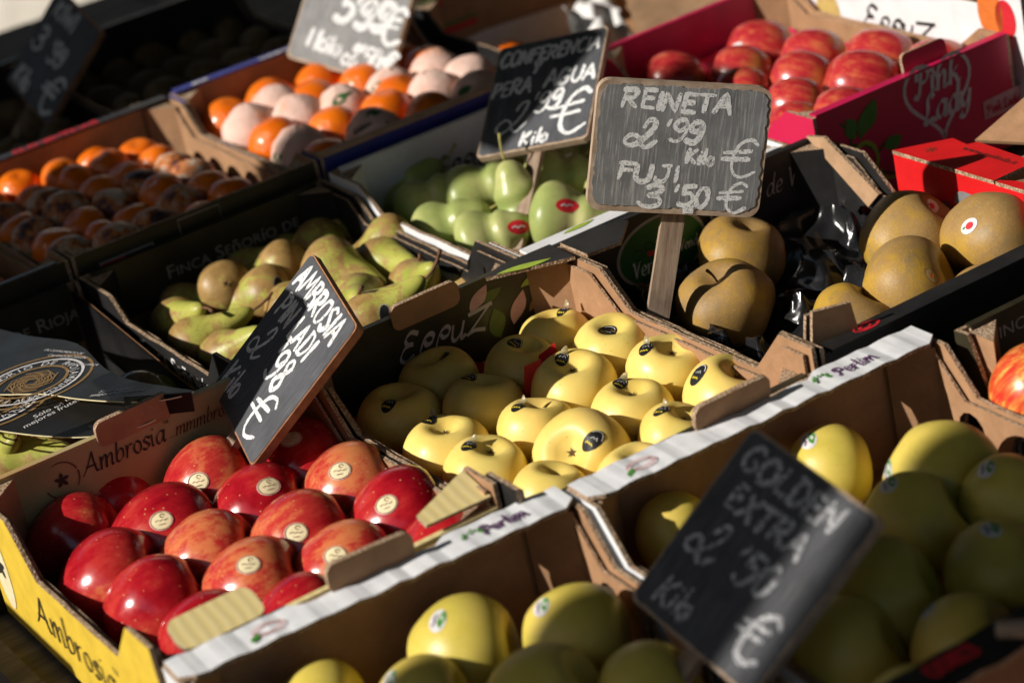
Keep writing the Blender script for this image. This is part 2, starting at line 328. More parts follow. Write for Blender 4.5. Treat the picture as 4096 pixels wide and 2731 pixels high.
# ------------------------------------------------------------------ hand lettering: strokes in a unit em, 'c' = curved
def el(cx, cy, rx, ry, a0=80, a1=440, n=12):
    return [(cx + rx * cos(radians(a0 + (a1 - a0) * i / n)), cy + ry * sin(radians(a0 + (a1 - a0) * i / n))) for i in range(n + 1)]
G = {   # glyph: (advance, [(curved, points), ...])
 'A': (.72, [(0, [(0, 0), (.3, 1), (.62, -.02)]), (0, [(.08, .36), (.56, .38)])]),
 'B': (.66, [(0, [(.05, 0), (.08, 1)]), (1, [(.03, .97), (.42, .95), (.42, .62), (.1, .52), (.5, .42), (.5, .08), (.02, .02)])]),
 'C': (.62, [(1, [(.52, .85), (.3, 1), (.06, .7), (.06, .28), (.28, 0), (.55, .15)])]),
 'D': (.68, [(0, [(.08, 0), (.1, 1)]), (1, [(.02, .97), (.4, .9), (.56, .5), (.4, .08), (.02, .02)])]),
 'E': (.58, [(0, [(.5, .97), (.08, .98), (.08, .02), (.52, .03)]), (0, [(.1, .52), (.44, .54)])]),
 'F': (.58, [(0, [(.55, .95), (.02, .98)]), (0, [(.12, .97), (.08, 0)]), (0, [(.1, .55), (.46, .58)])]),
 'G': (.7, [(1, [(.55, .85), (.3, 1), (.05, .65), (.08, .2), (.35, 0), (.56, .2), (.56, .42)]), (0, [(.34, .42), (.6, .42)])]),
 'I': (.26, [(0, [(.12, 0), (.13, 1)])]),
 'J': (.55, [(1, [(.42, 1), (.44, .4), (.32, .02), (.08, .06), (.02, .25)]), (0, [(.2, .98), (.5, 1)])]),
 'K': (.66, [(0, [(.08, 0), (.1, 1)]), (0, [(.55, .95), (.12, .45), (.6, 0)])]),
 'L': (.56, [(0, [(.1, 1), (.06, .03), (.5, .05)])]),
 'M': (.84, [(0, [(0, 0), (.12, 1), (.38, .3), (.62, 1), (.74, 0)])]),
 'N': (.7, [(0, [(.03, 0), (.08, 1), (.52, .02), (.58, 1)])]),
 'O': (.72, [(1, el(.34, .5, .3, .5))]),
 'P': (.6, [(0, [(.08, 0), (.1, 1)]), (1, [(.02, .96), (.42, .95), (.5, .7), (.35, .48), (.08, .45)])]),
 'R': (.68, [(0, [(.06, 0), (.1, 1)]), (1, [(.0, .95), (.42, .97), (.5, .72), (.35, .52), (.1, .48)]), (0, [(.2, .48), (.58, 0)])]),
 'S': (.6, [(1, [(.5, .88), (.28, 1), (.06, .78), (.26, .54), (.48, .3), (.3, .0), (.02, .12)])]),
 'T': (.64, [(0, [(0, .96), (.62, .98)]), (0, [(.3, .97), (.27, 0)])]),
 'U': (.66, [(1, [(.05, 1), (.06, .3), (.26, 0), (.5, .25), (.54, 1)])]),
 'V': (.62, [(0, [(.02, 1), (.3, 0), (.58, 1)])]),
 'W': (.9, [(0, [(0, 1), (.2, 0), (.4, .75), (.6, 0), (.84, 1)])]),
 'X': (.62, [(0, [(.03, 1), (.55, 0)]), (0, [(.55, 1), (.02, 0)])]),
 'Y': (.62, [(0, [(.02, 1), (.28, .5)]), (0, [(.56, 1), (.2, 0)])]),
 'k': (.5, [(0, [(.06, 0), (.08, 1)]), (0, [(.4, .6), (.1, .28), (.44, 0)])]),
 'i': (.24, [(0, [(.1, 0), (.11, .55)]), (0, [(.12, .78), (.13, .84)])]),
 'l': (.24, [(0, [(.1, 0), (.12, 1)])]),
 'o': (.46, [(1, el(.21, .27, .18, .27))]),
 's': (.42, [(1, [(.36, .52), (.18, .6), (.06, .44), (.2, .32), (.34, .16), (.18, 0), (.0, .08)])]),
 '2': (1.0, [(1, [(.5, .72), (.62, .98), (.78, .98), (.8, .75), (.62, .38), (.34, .05), (.1, .06), (.04, .26), (.2, .44), (.4, .34), (.52, .08), (.68, -.02), (.94, .24)])]),
 '3': (.66, [(1, [(.12, .86), (.36, 1), (.54, .84), (.44, .6), (.2, .5), (.5, .44), (.56, .18), (.34, 0), (.06, .04), (-.08, .22)])]),
 '5': (.6, [(0, [(.54, .98), (.16, .98), (.12, .58)]), (1, [(.12, .58), (.38, .64), (.52, .34), (.32, .02), (.0, .1)])]),
 '8': (.6, [(1, [(.46, .84), (.28, 1), (.1, .82), (.28, .56), (.48, .26), (.28, 0), (.06, .22), (.28, .54), (.48, .84)])]),
 '9': (.6, [(1, [(.5, .78), (.3, .5), (.08, .66), (.18, .95), (.42, .98), (.52, .7), (.46, .25), (.24, 0), (-.04, .1)])]),
 '0': (.6, [(1, el(.28, .5, .22, .5))]),
 '1': (.3, [(0, [(.12, 0), (.14, 1)])]),
 "'": (.2, [(0, [(.04, .72), (.1, 1.08)])]),
 'e': (1.05, [(1, [(.86, .86), (.66, 1.0), (.4, .86), (.3, .5), (.36, .12), (.62, -.04), (.95, .14)]), (0, [(.04, .62), (.74, .7)]), (0, [(0, .44), (.72, .46)])]),   # the euro sign
 ' ': (.34, []),
}
S = {   # script letters for the printed names
 'A': (.82, [(1, [(-.1, 0), (.12, .3), (.36, .8), (.46, 1.02)]), (1, [(.46, 1.02), (.52, .5), (.62, .06), (.74, .02)]), (0, [(.12, .36), (.6, .36)])]),
 'a': (.56, [(1, [(.42, .5), (.26, .6), (.06, .36), (.06, .1), (.18, 0), (.36, .2), (.46, .58)]), (1, [(.46, .58), (.4, .18), (.44, .02), (.54, .06)])]),
 'b': (.54, [(1, [(.14, 1.1), (.08, .5), (.06, .08), (.2, 0), (.4, .18), (.4, .5), (.26, .58), (.08, .34)])]),
 'd': (.58, [(1, [(.4, .5), (.26, .6), (.06, .36), (.06, .1), (.18, 0), (.36, .2), (.52, 1.08)]), (1, [(.5, 1.0), (.42, .18), (.46, .02), (.56, .06)])]),
 'e': (.5, [(1, [(.06, .28), (.36, .34), (.36, .54), (.22, .6), (.06, .36), (.1, .06), (.26, 0), (.44, .12)])]),
 'i': (.28, [(1, [(.08, .58), (.08, .2), (.1, .02), (.2, .06)]), (0, [(.14, .82), (.17, .87)])]),
 'k': (.56, [(1, [(.18, 1.1), (.1, .5), (.06, 0)]), (1, [(.42, .58), (.24, .42), (.1, .3), (.3, .26), (.42, .02), (.54, .06)])]),
 'l': (.28, [(1, [(.16, 1.1), (.1, .5), (.1, .06), (.24, .04)])]),
 'm': (.82, [(1, [(.06, .58), (.06, .3), (.04, 0)]), (1, [(.06, .3), (.24, .58), (.34, .5), (.32, 0)]), (1, [(.34, .3), (.54, .58), (.64, .5), (.62, .08), (.66, .0), (.76, .06)])]),
 'n': (.56, [(1, [(.06, .58), (.06, .3), (.04, 0)]), (1, [(.06, .3), (.26, .58), (.38, .5), (.36, .08), (.4, 0), (.52, .06)])]),
 'o': (.5, [(1, el(.22, .29, .18, .29))]),
 'r': (.42, [(1, [(.08, .58), (.08, .3), (.04, 0)]), (1, [(.07, .3), (.2, .54), (.36, .58)])]),
 's': (.42, [(1, [(.36, .52), (.2, .6), (.08, .46), (.2, .32), (.32, .16), (.18, .0), (.02, .06)])]),
 'u': (.56, [(1, [(.06, .58), (.06, .14), (.18, 0), (.34, .2), (.42, .58)]), (1, [(.42, .58), (.38, .12), (.42, 0), (.52, .06)])]),
 'y': (.54, [(1, [(.06, .58), (.06, .2), (.2, .06), (.36, .3), (.44, .58)]), (1, [(.44, .58), (.36, 0), (.2, -.34), (-.02, -.28), (.08, -.14)])]),
 'z': (.52, [(1, [(.04, .5), (.2, .6), (.42, .54)]), (0, [(.42, .54), (.04, .04)]), (1, [(.04, .04), (.24, .08), (.48, 0)])]),
 'P': (.64, [(1, [(.2, .9), (.16, .4), (.06, -.04), (-.06, .02)]), (1, [(.0, .66), (.04, .94), (.32, 1.04), (.54, .84), (.44, .54), (.18, .46)])]),
 'L': (.56, [(1, [(.4, .94), (.3, 1.04), (.18, .86), (.16, .4), (.02, .04), (.12, -.04), (.3, .06), (.52, .0)])]),
 'E': (.6, [(1, [(.5, .9), (.3, 1), (.14, .84), (.2, .62), (.36, .56)]), (1, [(.36, .56), (.12, .5), (.02, .2), (.18, .0), (.46, .14)])]),
 'q': (.56, [(1, [(.06, 0), (.16, .5), (.36, .66), (.5, .54), (.46, .34), (.3, .3), (.22, .42)])]),      # the logo's rounded r
 'Z': (.8, [(0, [(.04, .72), (.78, .80)]), (0, [(.74, .79), (.06, .0)]), (1, [(.04, .0), (.3, .06), (.62, -.04)])]),
 'V': (.6, [(1, [(.0, .92), (.1, .98), (.18, .4), (.24, .02)]), (1, [(.24, .02), (.36, .5), (.56, 1.0)])]),
 'g': (.54, [(1, [(.42, .5), (.26, .6), (.06, .36), (.06, .1), (.18, 0), (.36, .2), (.46, .58)]), (1, [(.46, .58), (.4, 0), (.22, -.34), (.02, -.24)])]),
 'v': (.5, [(1, [(.04, .58), (.14, .3), (.2, .02)]), (1, [(.2, .02), (.34, .3), (.44, .6)])]),
 '.': (.2, [(0, [(.06, .0), (.09, .04)])]), '!': (.3, [(0, [(.22, 1), (.12, .3)]), (0, [(.06, .0), (.09, .04)])]), ' ': (.3, []),
}
def smooth_line(p, n=5):
    if len(p) < 3: return p
    out = []
    for i in range(len(p) - 1):
        a, b, c, d = p[max(i - 1, 0)], p[i], p[i + 1], p[min(i + 2, len(p) - 1)]
        for j in range(n):
            t = j / n
            out.append(tuple(0.5 * (2 * b[q] + (c[q] - a[q]) * t + (2 * a[q] - 5 * b[q] + 4 * c[q] - d[q]) * t * t + (3 * b[q] - a[q] - 3 * c[q] + d[q]) * t ** 3) for q in (0, 1)))
    out.append(p[-1]); return out
def lay(text, h, x=0.0, y=0.0, font=None, slant=0.0, sx=1.0, track=0.0, jit=0.0, rot=0.0, rng=random):
    font = font or G; out = []; cx = 0.0
    for ch in text:
        adv, st = font[ch]
        jx, jy, js = rng.uniform(-jit, jit), rng.uniform(-jit, jit), 1 + rng.uniform(-jit, jit)
        for curved, pts in st:
            q = [((cx + (px + jx * .4 + rng.uniform(-jit, jit) * .3) * js) * sx, (py + jy + rng.uniform(-jit, jit) * .3) * js) for px, py in pts]
            if curved: q = smooth_line(q)
            q = [(a + slant * b, b) for a, b in q]
            c, s_ = cos(rot), sin(rot)
            out.append([(x + h * (a * c - b * s_), y + h * (a * s_ + b * c)) for a, b in q])
        cx += adv + track
    return out, cx * h * sx
def strokes_obj(name, strokes, width, o, ax, bx, mat, parent, lift=0.0004, nib=None, rng=random, project=None, rough=False):
    """brush ribbons lying on the plane o,ax,bx (or laid on a surface by project)"""
    o, ax, bx = Vector(o), Vector(ax).normalized(), Vector(bx).normalized(); n = ax.cross(bx); mb = MB()
    for si, st in enumerate(strokes):
        if len(st) < 2: continue
        if len(st) == 2 and (abs(st[0][0] - st[1][0]) + abs(st[0][1] - st[1][1])) > width * 3:
            st = [tuple(st[0][q] + (st[1][q] - st[0][q]) * t / 4 for q in (0, 1)) for t in range(5)]
        if rough:
            q = [st[0]]
            for a, b in zip(st[:-1], st[1:]):
                m_ = max(1, int(math.hypot(b[0] - a[0], b[1] - a[1]) / (width * .45)))
                q += [tuple(a[c_] + (b[c_] - a[c_]) * t / m_ + rng.uniform(-.06, .06) * width for c_ in (0, 1)) for t in range(1, m_ + 1)]
            st = q
        L = []; w0 = width * rng.uniform(.80, 1.12); wj = 1.0
        for i, p in enumerate(st):
            a = st[max(i - 1, 0)]; b = st[min(i + 1, len(st) - 1)]
            dx, dy = b[0] - a[0], b[1] - a[1]; l = math.hypot(dx, dy) or 1e-9
            px, py = -dy / l, dx / l
            w = w0 * rng.uniform(.88, 1.12)
            if rough:
                wj = min(1.25, max(.72, wj + rng.uniform(-.16, .16))); w = w0 * wj
                if i in (0, len(st) - 1): w *= .62
            if nib is not None:
                nx, ny = cos(nib), sin(nib); k_ = px * nx + py * ny
                w = w0 * (0.22 + 0.78 * abs(k_))
            e = 0.0
            if i == 0: e = -w * .35
            if i == len(st) - 1: e = w * .35
            x, y = p[0] + dx / l * e, p[1] + dy / l * e
            L.append(((x + px * w / 2, y + py * w / 2), (x - px * w / 2, y - py * w / 2)))
        z = lift + si * (0.00004 if not rough else 0.00001)
        vs_ = []
        for a, b in L:
            for q in (a, b):
                P = o + ax * q[0] + bx * q[1]
                vs_.append(project(P, z) if project else P + n * z)
        mb.add(vs_, [(2 * i, 2 * i + 1, 2 * i + 3, 2 * i + 2) for i in range(len(L) - 1)])
    return mb.obj(name, mat, parent)
_tc = {}
def type_on(name, text, size, o, ax, bx, mat, parent, shear=0.0, align='LEFT', lift=0.0005, sx=1.0, small=False, bold=0.0):
    key = (text, shear, align, small, bold)
    if key not in _tc:
        cu = bpy.data.curves.new('type', 'FONT'); cu.body = text; cu.size = 1.0; cu.shear = shear; cu.align_x = align; cu.resolution_u = 3; cu.offset = bold
        if small:
            cu.small_caps_scale = 0.74
            for i, ch in enumerate(text): cu.body_format[i].use_small_caps = True
        ob = bpy.data.objects.new('type', cu); col.objects.link(ob)
        dg = bpy.context.evaluated_depsgraph_get(); dg.update()
        me = bpy.data.meshes.new_from_object(ob.evaluated_get(dg))
        _tc[key] = ([tuple(v_.co) for v_ in me.vertices], [tuple(p.vertices) for p in me.polygons])
        bpy.data.objects.remove(ob); bpy.data.curves.remove(cu); bpy.data.meshes.remove(me)
    vs_, fs_ = _tc[key]; o, ax, bx = Vector(o), Vector(ax).normalized(), Vector(bx).normalized(); n = ax.cross(bx)
    return MB().add([o + ax * (x * size * sx) + bx * (y * size) + n * lift for x, y, z in vs_], fs_).obj(name, mat, parent)
def shape_on(name, polys, o, ax, bx, mat, parent, lift=0.0005, project=None):
    o, ax, bx = Vector(o), Vector(ax).normalized(), Vector(bx).normalized(); n = ax.cross(bx); mb = MB()
    for i, p in enumerate(polys):
        z = lift + i * 0.00005
        mb.add([project(o + ax * a + bx * b, z) if project else o + ax * a + bx * b + n * z for a, b in p], [tuple(range(len(p)))])
    return mb.obj(name, mat, parent)
def disc(cx, cy, rx, ry, n=24, rot=0.0):
    return [(cx + rx * cos(2 * pi * i / n) * cos(rot) - ry * sin(2 * pi * i / n) * sin(rot), cy + rx * cos(2 * pi * i / n) * sin(rot) + ry * sin(2 * pi * i / n) * cos(rot)) for i in range(n)]
def leaf(cx, cy, l, w, rot, n=8):
    up = [(l * i / n, w * sin(pi * (i / n) ** .8)) for i in range(n + 1)]; dn = [(l * i / n, -w * sin(pi * (i / n) ** 1.2)) for i in range(n - 1, 0, -1)]
    c, s_ = cos(rot), sin(rot)
    return [(cx + a * c - b * s_, cy + a * s_ + b * c) for a, b in reversed(up + dn)][::-1][::-1]
def ccw(p):
    a = sum(p[i][0] * p[(i + 1) % len(p)][1] - p[(i + 1) % len(p)][0] * p[i][1] for i in range(len(p)))
    return p if a > 0 else p[::-1]
def ringpoly(cx, cy, rx, ry, w, a0=0, a1=360, n=32):
    q = [(cx + (rx) * cos(radians(a0 + (a1 - a0) * i / n)), cy + ry * sin(radians(a0 + (a1 - a0) * i / n))) for i in range(n + 1)]
    return q

# ------------------------------------------------------------------ crates
T = 0.004
rc = random.Random(5)
def rounded(x0, x1, y0, y1, r, n=4):
    p = []
    for cx, cy, a in ((x1 - r, y0 + r, -90), (x1 - r, y1 - r, 0), (x0 + r, y1 - r, 90), (x0 + r, y0 + r, 180)):
        for i in range(n + 1): p.append((cx + r * cos(radians(a + 90 * i / n)), cy + r * sin(radians(a + 90 * i / n))))
    return p
def side_poly(d, h, mid, cw, sl, arches=(), ar=0.017, az=0.056, seed=0, hf=None, cf=None):
    hf = hf or h; cf = cf or cw
    r = random.Random(seed); p = []
    xs = sorted(arches); p.append((0, T))
    for a in xs:
        p.append((a - ar, T)); p.append((a - ar, az - ar * .8))
        for i in range(1, 6): t = pi - pi * i / 6; p.append((a + ar * cos(t), az - ar * .8 + ar * sin(t)))
        p.append((a + ar, az - ar * .8)); p.append((a + ar, T))
    p += [(d, T), (d, h), (d - cw, h + r.uniform(-.001, .001)), (d - cw - sl, mid)]
    m = 7
    for i in range(1, m): p.append((d - cw - sl - (d - cw - cf - 2 * sl) * i / m, mid + r.uniform(-.0011, .0011)))
    p += [(cf + sl, mid), (cf, hf), (0, hf)]
    return p
def crate(name, label, x0, x1, y0, y1, out, inn='kraft', h=0.115, mid=0.084, flange=None, fw=0.038, flap=None, flapmat=None, tab_y=(1,), cw=0.045, sl=0.035,
          arches=True, group=None, side_in=None, z0=0.0, cat='crate', base='kraft', side_out=None, tabmat='kraft', tabz=0.0, hf=None, cf=None, hfc=None, yaw=0.0, posts=True, tabx=0.0):
    w, d = x1 - x0, y1 - y0; side_out = side_out or out; side_in = side_in or inn
    hf = hf or h; hfc = hfc or hf
    root = thing(name, label, cat, (x0, y0, z0), Matrix.Rotation(yaw, 3, 'Z') if yaw else None, group=group); P = {'root': root, 'w': w, 'd': d, 'h': h, 'hf': hf}
    MB().box(T, w - T, T, d - T, 0.0, T).obj('base', M[base], root)
    ar = [d * f for f in (.22, .42, .62, .80)] if arches else []
    for i, xx in enumerate((0.0, w)):
        poly = side_poly(d, h, mid, cw, sl, ar if i else (), seed=rc.randint(0, 999), hf=hfc, cf=cf)
        mats = [M[side_out], M[side_in], M['edge']]
        if i == 0:   # front looks along -X : ax = -Y, bx = Z
            P['sideL'] = MB().plate([(-a, b) for a, b in poly][::-1], (0, 0, 0), (0, -1, 0), (0, 0, 1), T).obj('side_wall', mats, root)
        else:
            P['sideR'] = MB().plate(poly, (w, 0, 0), (0, 1, 0), (0, 0, 1), T).obj('side_wall', mats, root)
        # folded inner layer with its own, lower corners
        poly2 = side_poly(d - .012, h - .006, mid - .0035, cw - .016, sl, [a - .006 for a in ar] if i else (), seed=rc.randint(0, 999), hf=hfc - .006, cf=(cf or cw) - .016)
        if i == 0: MB().plate([(a, b) for a, b in poly2], (T + .003 + .0025, .006, 0), (0, 1, 0), (0, 0, 1), .0025).obj('inner_layer', [M[side_in], M[inn], M['edge']], root)
        else: MB().plate([(-a, b) for a, b in poly2][::-1], (w - T - .003 - .0025, .006, 0), (0, -1, 0), (0, 0, 1), .0025).obj('inner_layer', [M[side_in], M[inn], M['edge']], root)
    for i, yy in enumerate((0.0, d)):
        H = h if i else hf
        # slightly wavy top
        top = [(w - T - (w - 2 * T) * j / 9, H + (rc.uniform(-.0008, .0008) if 0 < j < 9 else 0)) for j in range(10)]
        poly = [(T, T), (w - T, T)] + top
        mats = [M[out], M[inn], M['edge']]
        if i == 0: P['front'] = MB().plate(poly, (0, 0, 0), (1, 0, 0), (0, 0, 1), T).obj('end_wall', mats, root)
        else: P['back'] = MB().plate([(-a, b) for a, b in poly][::-1], (0, d, 0), (-1, 0, 0), (0, 0, 1), T).obj('end_wall', mats, root)
        if flap:      # printed fold hanging down inside
            z1, zb = H - .001, H - flap
            fp = [(.012, zb), (w - .012, zb), (w - .012, z1), (.012, z1)]
            fm = [M[flapmat or out], M[inn], M['edge']]
            if i == 1: P['flapB'] = MB().plate(fp, (0, d - T - .004, 0), (1, 0, 0), (0, 0, 1), .003).obj('inner_flap', fm, root)
            else: P['flapF'] = MB().plate([(-a, b) for a, b in fp][::-1], (0, T + .004, 0), (-1, 0, 0), (0, 0, 1), .003).obj('inner_flap', fm, root)
            MB().box(.012, w - .012, (d - T - .004) if i else .0005, (d - .0005) if i else T + .004, H - .001, H + .0015).obj('fold', M[flapmat or out], root)
        if flange and i == 1:
            nseg = 30; r_ = random.Random(i + 3); mb = MB(); vs_ = []
            e0, e1 = (d - fw, d) if i else (0, fw)
            notch = lambda t: 0.008 if (0.33 < t < 0.67) else 0.0
            for j in range(nseg + 1):
                t = j / nseg; x = .002 + (w - .004) * t; zz = h + .0008 * sin(j * 2.1) + r_.uniform(-.0004, .0004)
                a, b = e0 + r_.uniform(-.0008, .0008), e1 - (notch(t) if i == 1 and 1 in tab_y else 0)
                if i == 0: a, b = e0, e1 + r_.uniform(-.0008, .0008)
                if j in (0, nseg):
                    if i == 1: a += .009
                    else: b -= .009
                for y_, z_ in ((a, zz), (b, zz), (a, zz + .0035), (b, zz + .0035)): vs_.append((x, y_, z_))
            fs_ = []
            for j in range(nseg):
                q = 4 * j; r2 = q + 4
                fs_ += [(q + 2, r2 + 2, r2 + 3, q + 3), (q, q + 1, r2 + 1, r2)]
            mb.add(vs_, fs_[0::2], 0); mb.f += fs_[1::2]; mb.m += [2] * len(fs_[1::2])
            eg = []
            for j in range(nseg):
                q = 4 * j; r2 = q + 4
                eg += [(q, r2, r2 + 2, q + 2), (q + 1, q + 3, r2 + 3, r2 + 1)]
            eg += [(0, 2, 3, 1), (4 * nseg, 4 * nseg + 1, 4 * nseg + 3, 4 * nseg + 2)]
            mb.f += eg; mb.m += [1] * len(eg)
            P['flange%d' % i] = mb.obj('flange', [M[flange], M['edge'], M['kraft']], root)
        if i in tab_y:      # the hand-hole tongue pushed up at the rim
            tw, th = .037, .0130
            ang = radians(rc.uniform(-6, 6) + (7 if i else -7))
            cz = H + .001 + tabz; cy = (d - .004 + .0005) if i else .004
            if flange: cy = (d - .0035) if i else .006; cz = H + .0145
            m = Matrix.Translation((w / 2 + tabx + rc.uniform(-.003, .003), cy, cz)) @ Matrix.Rotation(ang, 4, 'X') @ Matrix.Rotation(rc.uniform(-.03, .03), 4, 'Y')
            sgn = 1 if i == 0 else 1
            MB().plate(rounded(-tw, tw, -th, th, .008), (0, -T / 2 if not i else -T / 2 - .006, 0), (1, 0, 0), (0, 0, 1), T + .001).obj('handle_tab', [M[tabmat], M[tabmat], M['edge']], root, m)
    for cx, cy, sx, sy in ((0, 0, 1, 1), (w, 0, -1, 1), (0, d, 1, -1), (w, d, -1, -1)) if posts else ():     # folded triangular corner posts
        a = .030; q = .0085; hh = (h if sy < 0 else hf)
        tri = [(cx + sx * q, cy + sy * q), (cx + sx * (q + a), cy + sy * q), (cx + sx * q, cy + sy * (q + a))]
        tri = ccw(tri)
        MB().plate(tri, (0, 0, hh - .003), (1, 0, 0), (0, 1, 0), hh - .003 - T, (1, 0, 0)).obj('corner_post', [M[side_in if flap else inn], M['edge']], root)
    return P

# ------------------------------------------------------------------ fruit
def lathe_fruit(name, fn, mat, nr=26, ns=36, lob=None, seed=0, amp=0.02):
    """fn(t in 0..1 from top to bottom) -> (radius, z)"""
    mb = MB(); vs_ = []; off = Vector((seed * 7.3, seed * 3.1, seed * 1.7))
    for i in range(nr + 1):
        t = i / nr; r, z = fn(t)
        for j in range(ns):
            a = 2 * pi * j / ns; rr = r * (1 + (lob(t, a) if lob else 0))
            p = Vector((rr * cos(a), rr * sin(a), z))
            p *= 1 + amp * mnoise.noise(p * 28 + off)
            vs_.append(p)
    fs_ = [(i * ns + j, (i + 1) * ns + j, (i + 1) * ns + (j + 1) % ns, i * ns + (j + 1) % ns) for i in range(nr) for j in range(ns)]
    mb.add(vs_, fs_)
    me = mb.mesh(name, mat, True); return me
def apple_fn(R, hgt=0.92, cone=0.10, top=0.20, bot=0.16, tw=0.30, bw=0.34):
    def fn(t):
        ph = pi * t; s_, c = sin(ph), cos(ph)
        r = R * s_ ** 0.92 * (1 + cone * c) if s_ > 1e-6 else 0.0
        z = R * hgt * c
        if c > 0: z -= R * top * 1.25 * math.exp(-(s_ / tw) ** 2)
        else: z += R * bot * 1.25 * math.exp(-(s_ / bw) ** 2)
        return r, z
    return fn
def lob5(k, start=0.5):
    return lambda t, a: k * max(0, (t - start) / (1 - start)) ** 1.5 * cos(5 * a) + 0.012 * cos(2 * a + 1)
def pear_fn(R, L, neck=0.42):
    # table from stem end to calyx
    tab = [(0, 0.0), (.015, .10), (.05, .20), (.12, .29), (.22, .37), (.34, .48), (.46, .66), (.58, .86), (.68, .97), (.76, 1.0), (.84, .95), (.91, .80), (.96, .56), (.985, .30), (1.0, .10), (.99, 0.0)]
    tab = [(z, r * (neck / .42 if z < .4 else 1)) for z, r in tab]; n = len(tab) - 1
    def fn(t):
        x = t * n; i = min(int(x), n - 1); f = x - i
        a, b, c, d = tab[max(i - 1, 0)], tab[i], tab[i + 1], tab[min(i + 2, n)]
        q = [0.5 * (2 * b[m] + (c[m] - a[m]) * f + (2 * a[m] - 5 * b[m] + 4 * c[m] - d[m]) * f * f + (3 * b[m] - a[m] - 3 * c[m] + d[m]) * f ** 3) for m in (0, 1)]
        return max(0.0, q[1]) * R, L * (0.62 - q[0])
    return fn
BODY = {}
def variants(kind, n, make): BODY[kind] = [make(i) for i in range(n)]
variants('red', 4, lambda i: lathe_fruit('apple_skin', apple_fn(.0375, 1.02 + .04 * i * .3, .13, .22, .17), M['ap_red'], lob=lob5(.045), seed=i + 1, amp=.03))
variants('yellow', 4, lambda i: lathe_fruit('apple_skin', apple_fn(.0405, .94 + .03 * (i % 3), .06, .29, .18, .31), M['ap_yellow'], lob=lambda t, a: .035 * cos(5 * a + 1) * max(0, 1 - 3 * t) + lob5(.03)(t, a), seed=i + 11, amp=.05))
variants('golden', 4, lambda i: lathe_fruit('apple_skin', apple_fn(.0435, .93 + .03 * (i % 3), .08, .22, .16), M['ap_golden'], lob=lob5(.03), seed=i + 21, amp=.03))
variants('russet', 4, lambda i: lathe_fruit('apple_skin', apple_fn(.043, .86 + .03 * (i % 3), .05, .22, .16, .24), M['ap_russet'], lob=lob5(.05, .15), seed=i + 31, amp=.09))
variants('pink', 3, lambda i: lathe_fruit('apple_skin', apple_fn(.036, 1.05, .10, .2, .16), M['ap_pink'], 20, 28, lob5(.03), i + 41, .03))
variants('striped', 1, lambda i: lathe_fruit('apple_skin', apple_fn(.041, .95, .06, .2, .16), M['ap_striped'], lob=lob5(.02), seed=i + 51, amp=.02))
variants('conf', 4, lambda i: lathe_fruit('pear_skin', pear_fn(.0268 + .0008 * i, .088 + .005 * i, .48), M['pear_russet'], 34, 28, None, i + 61, .11))
variants('agua', 3, lambda i: lathe_fruit('pear_skin', pear_fn(.0365, .084 + .005 * i, .62), M['pear_green'], 34, 28, None, i + 71, .05))
variants('orange', 3, lambda i: lathe_fruit('peel', apple_fn(.0345, .98, 0, .05, .03, .2, .2), M['citrus'], 20, 28, None, i + 81, .02))
variants('mandarin', 3, lambda i: lathe_fruit('peel', apple_fn(.0245, .84, 0, .1, .06, .25, .3), M['citrus'], 18, 24, None, i + 91, .05))
variants('kiwi', 1, lambda i: lathe_fruit('skin', apple_fn(.026, 1.3, 0, .03, .03, .2, .2), M['kiwi'], 16, 20, None, 99, .03))
def stem_mesh(l, r, m, bend=.3):
    pts = [(bend * l * (i / 5) ** 2, 0, l * i / 5) for i in range(6)]
    return MB().tube(pts, [r * f for f in (1.0, .85, .8, .85, 1.05, 1.3)], 7).mesh('stem', m, True)
STEM = {'apple': stem_mesh(.020, .0013, M['stem']), 'pear': stem_mesh(.027, .0017, M['stem'], .35), 'pearg': stem_mesh(.030, .0015, M['stem_green'], .25)}
def calyx_mesh(r):
    mb = MB()
    for i in range(5):
        a = 2 * pi * i / 5; c, s_ = cos(a), sin(a)
        mb.add([(-s_ * r * .4, c * r * .4, 0), (s_ * r * .4, -c * r * .4, 0), (c * r * 1.3, s_ * r * 1.3, -r * .5)], [(0, 1, 2)])
    return mb.mesh('calyx', M['calyx'])
CALYX = calyx_mesh(.0035)
_bvh = {}
def bvh_of(me):
    if me.name not in _bvh: _bvh[me.name] = BVHTree.FromPolygons([v_.co for v_ in me.vertices], [tuple(p.vertices) for p in me.polygons])
    return _bvh[me.name]
rf = random.Random(11)
def align(axis, spin=None):
    axis = Vector(axis).normalized()
    return axis.to_track_quat('Z', 'Y').to_matrix() @ Matrix.Rotation(rf.uniform(0, 2 * pi) if spin is None else spin, 3, 'Z')
def fruit(kind, pos, axis, name, label, cat, group, scale=1.0, spin=None, var=None, stem=None, calyx=False, partname='body'):
    R = align(axis, spin); me = BODY[kind][rf.randrange(len(BODY[kind])) if var is None else var % len(BODY[kind])]
    root = thing(name, label, cat, pos, R, group, scale)
    body = link(partname, me, root)
    top = max(v_.co.z for v_ in me.vertices if v_.co.xy.length < .012); bot = min(v_.co.z for v_ in me.vertices if v_.co.xy.length < .006)
    if stem:
        zt = [v_.co.z for v_ in me.vertices if v_.co.xy.length < .002 and v_.co.z > 0]
        link('stem', STEM[stem], root, Matrix.Translation((0, 0, (min(zt) if zt else top) - .002)))
    if calyx:
        zb = [v_.co.z for v_ in me.vertices if v_.co.xy.length < .002 and v_.co.z < 0]
        link('calyx', CALYX, root, Matrix.Translation((0, 0, (max(zb) if zb else bot) - .0012)))
    return dict(root=root, me=me, R=R, pos=Vector(pos), s=scale)
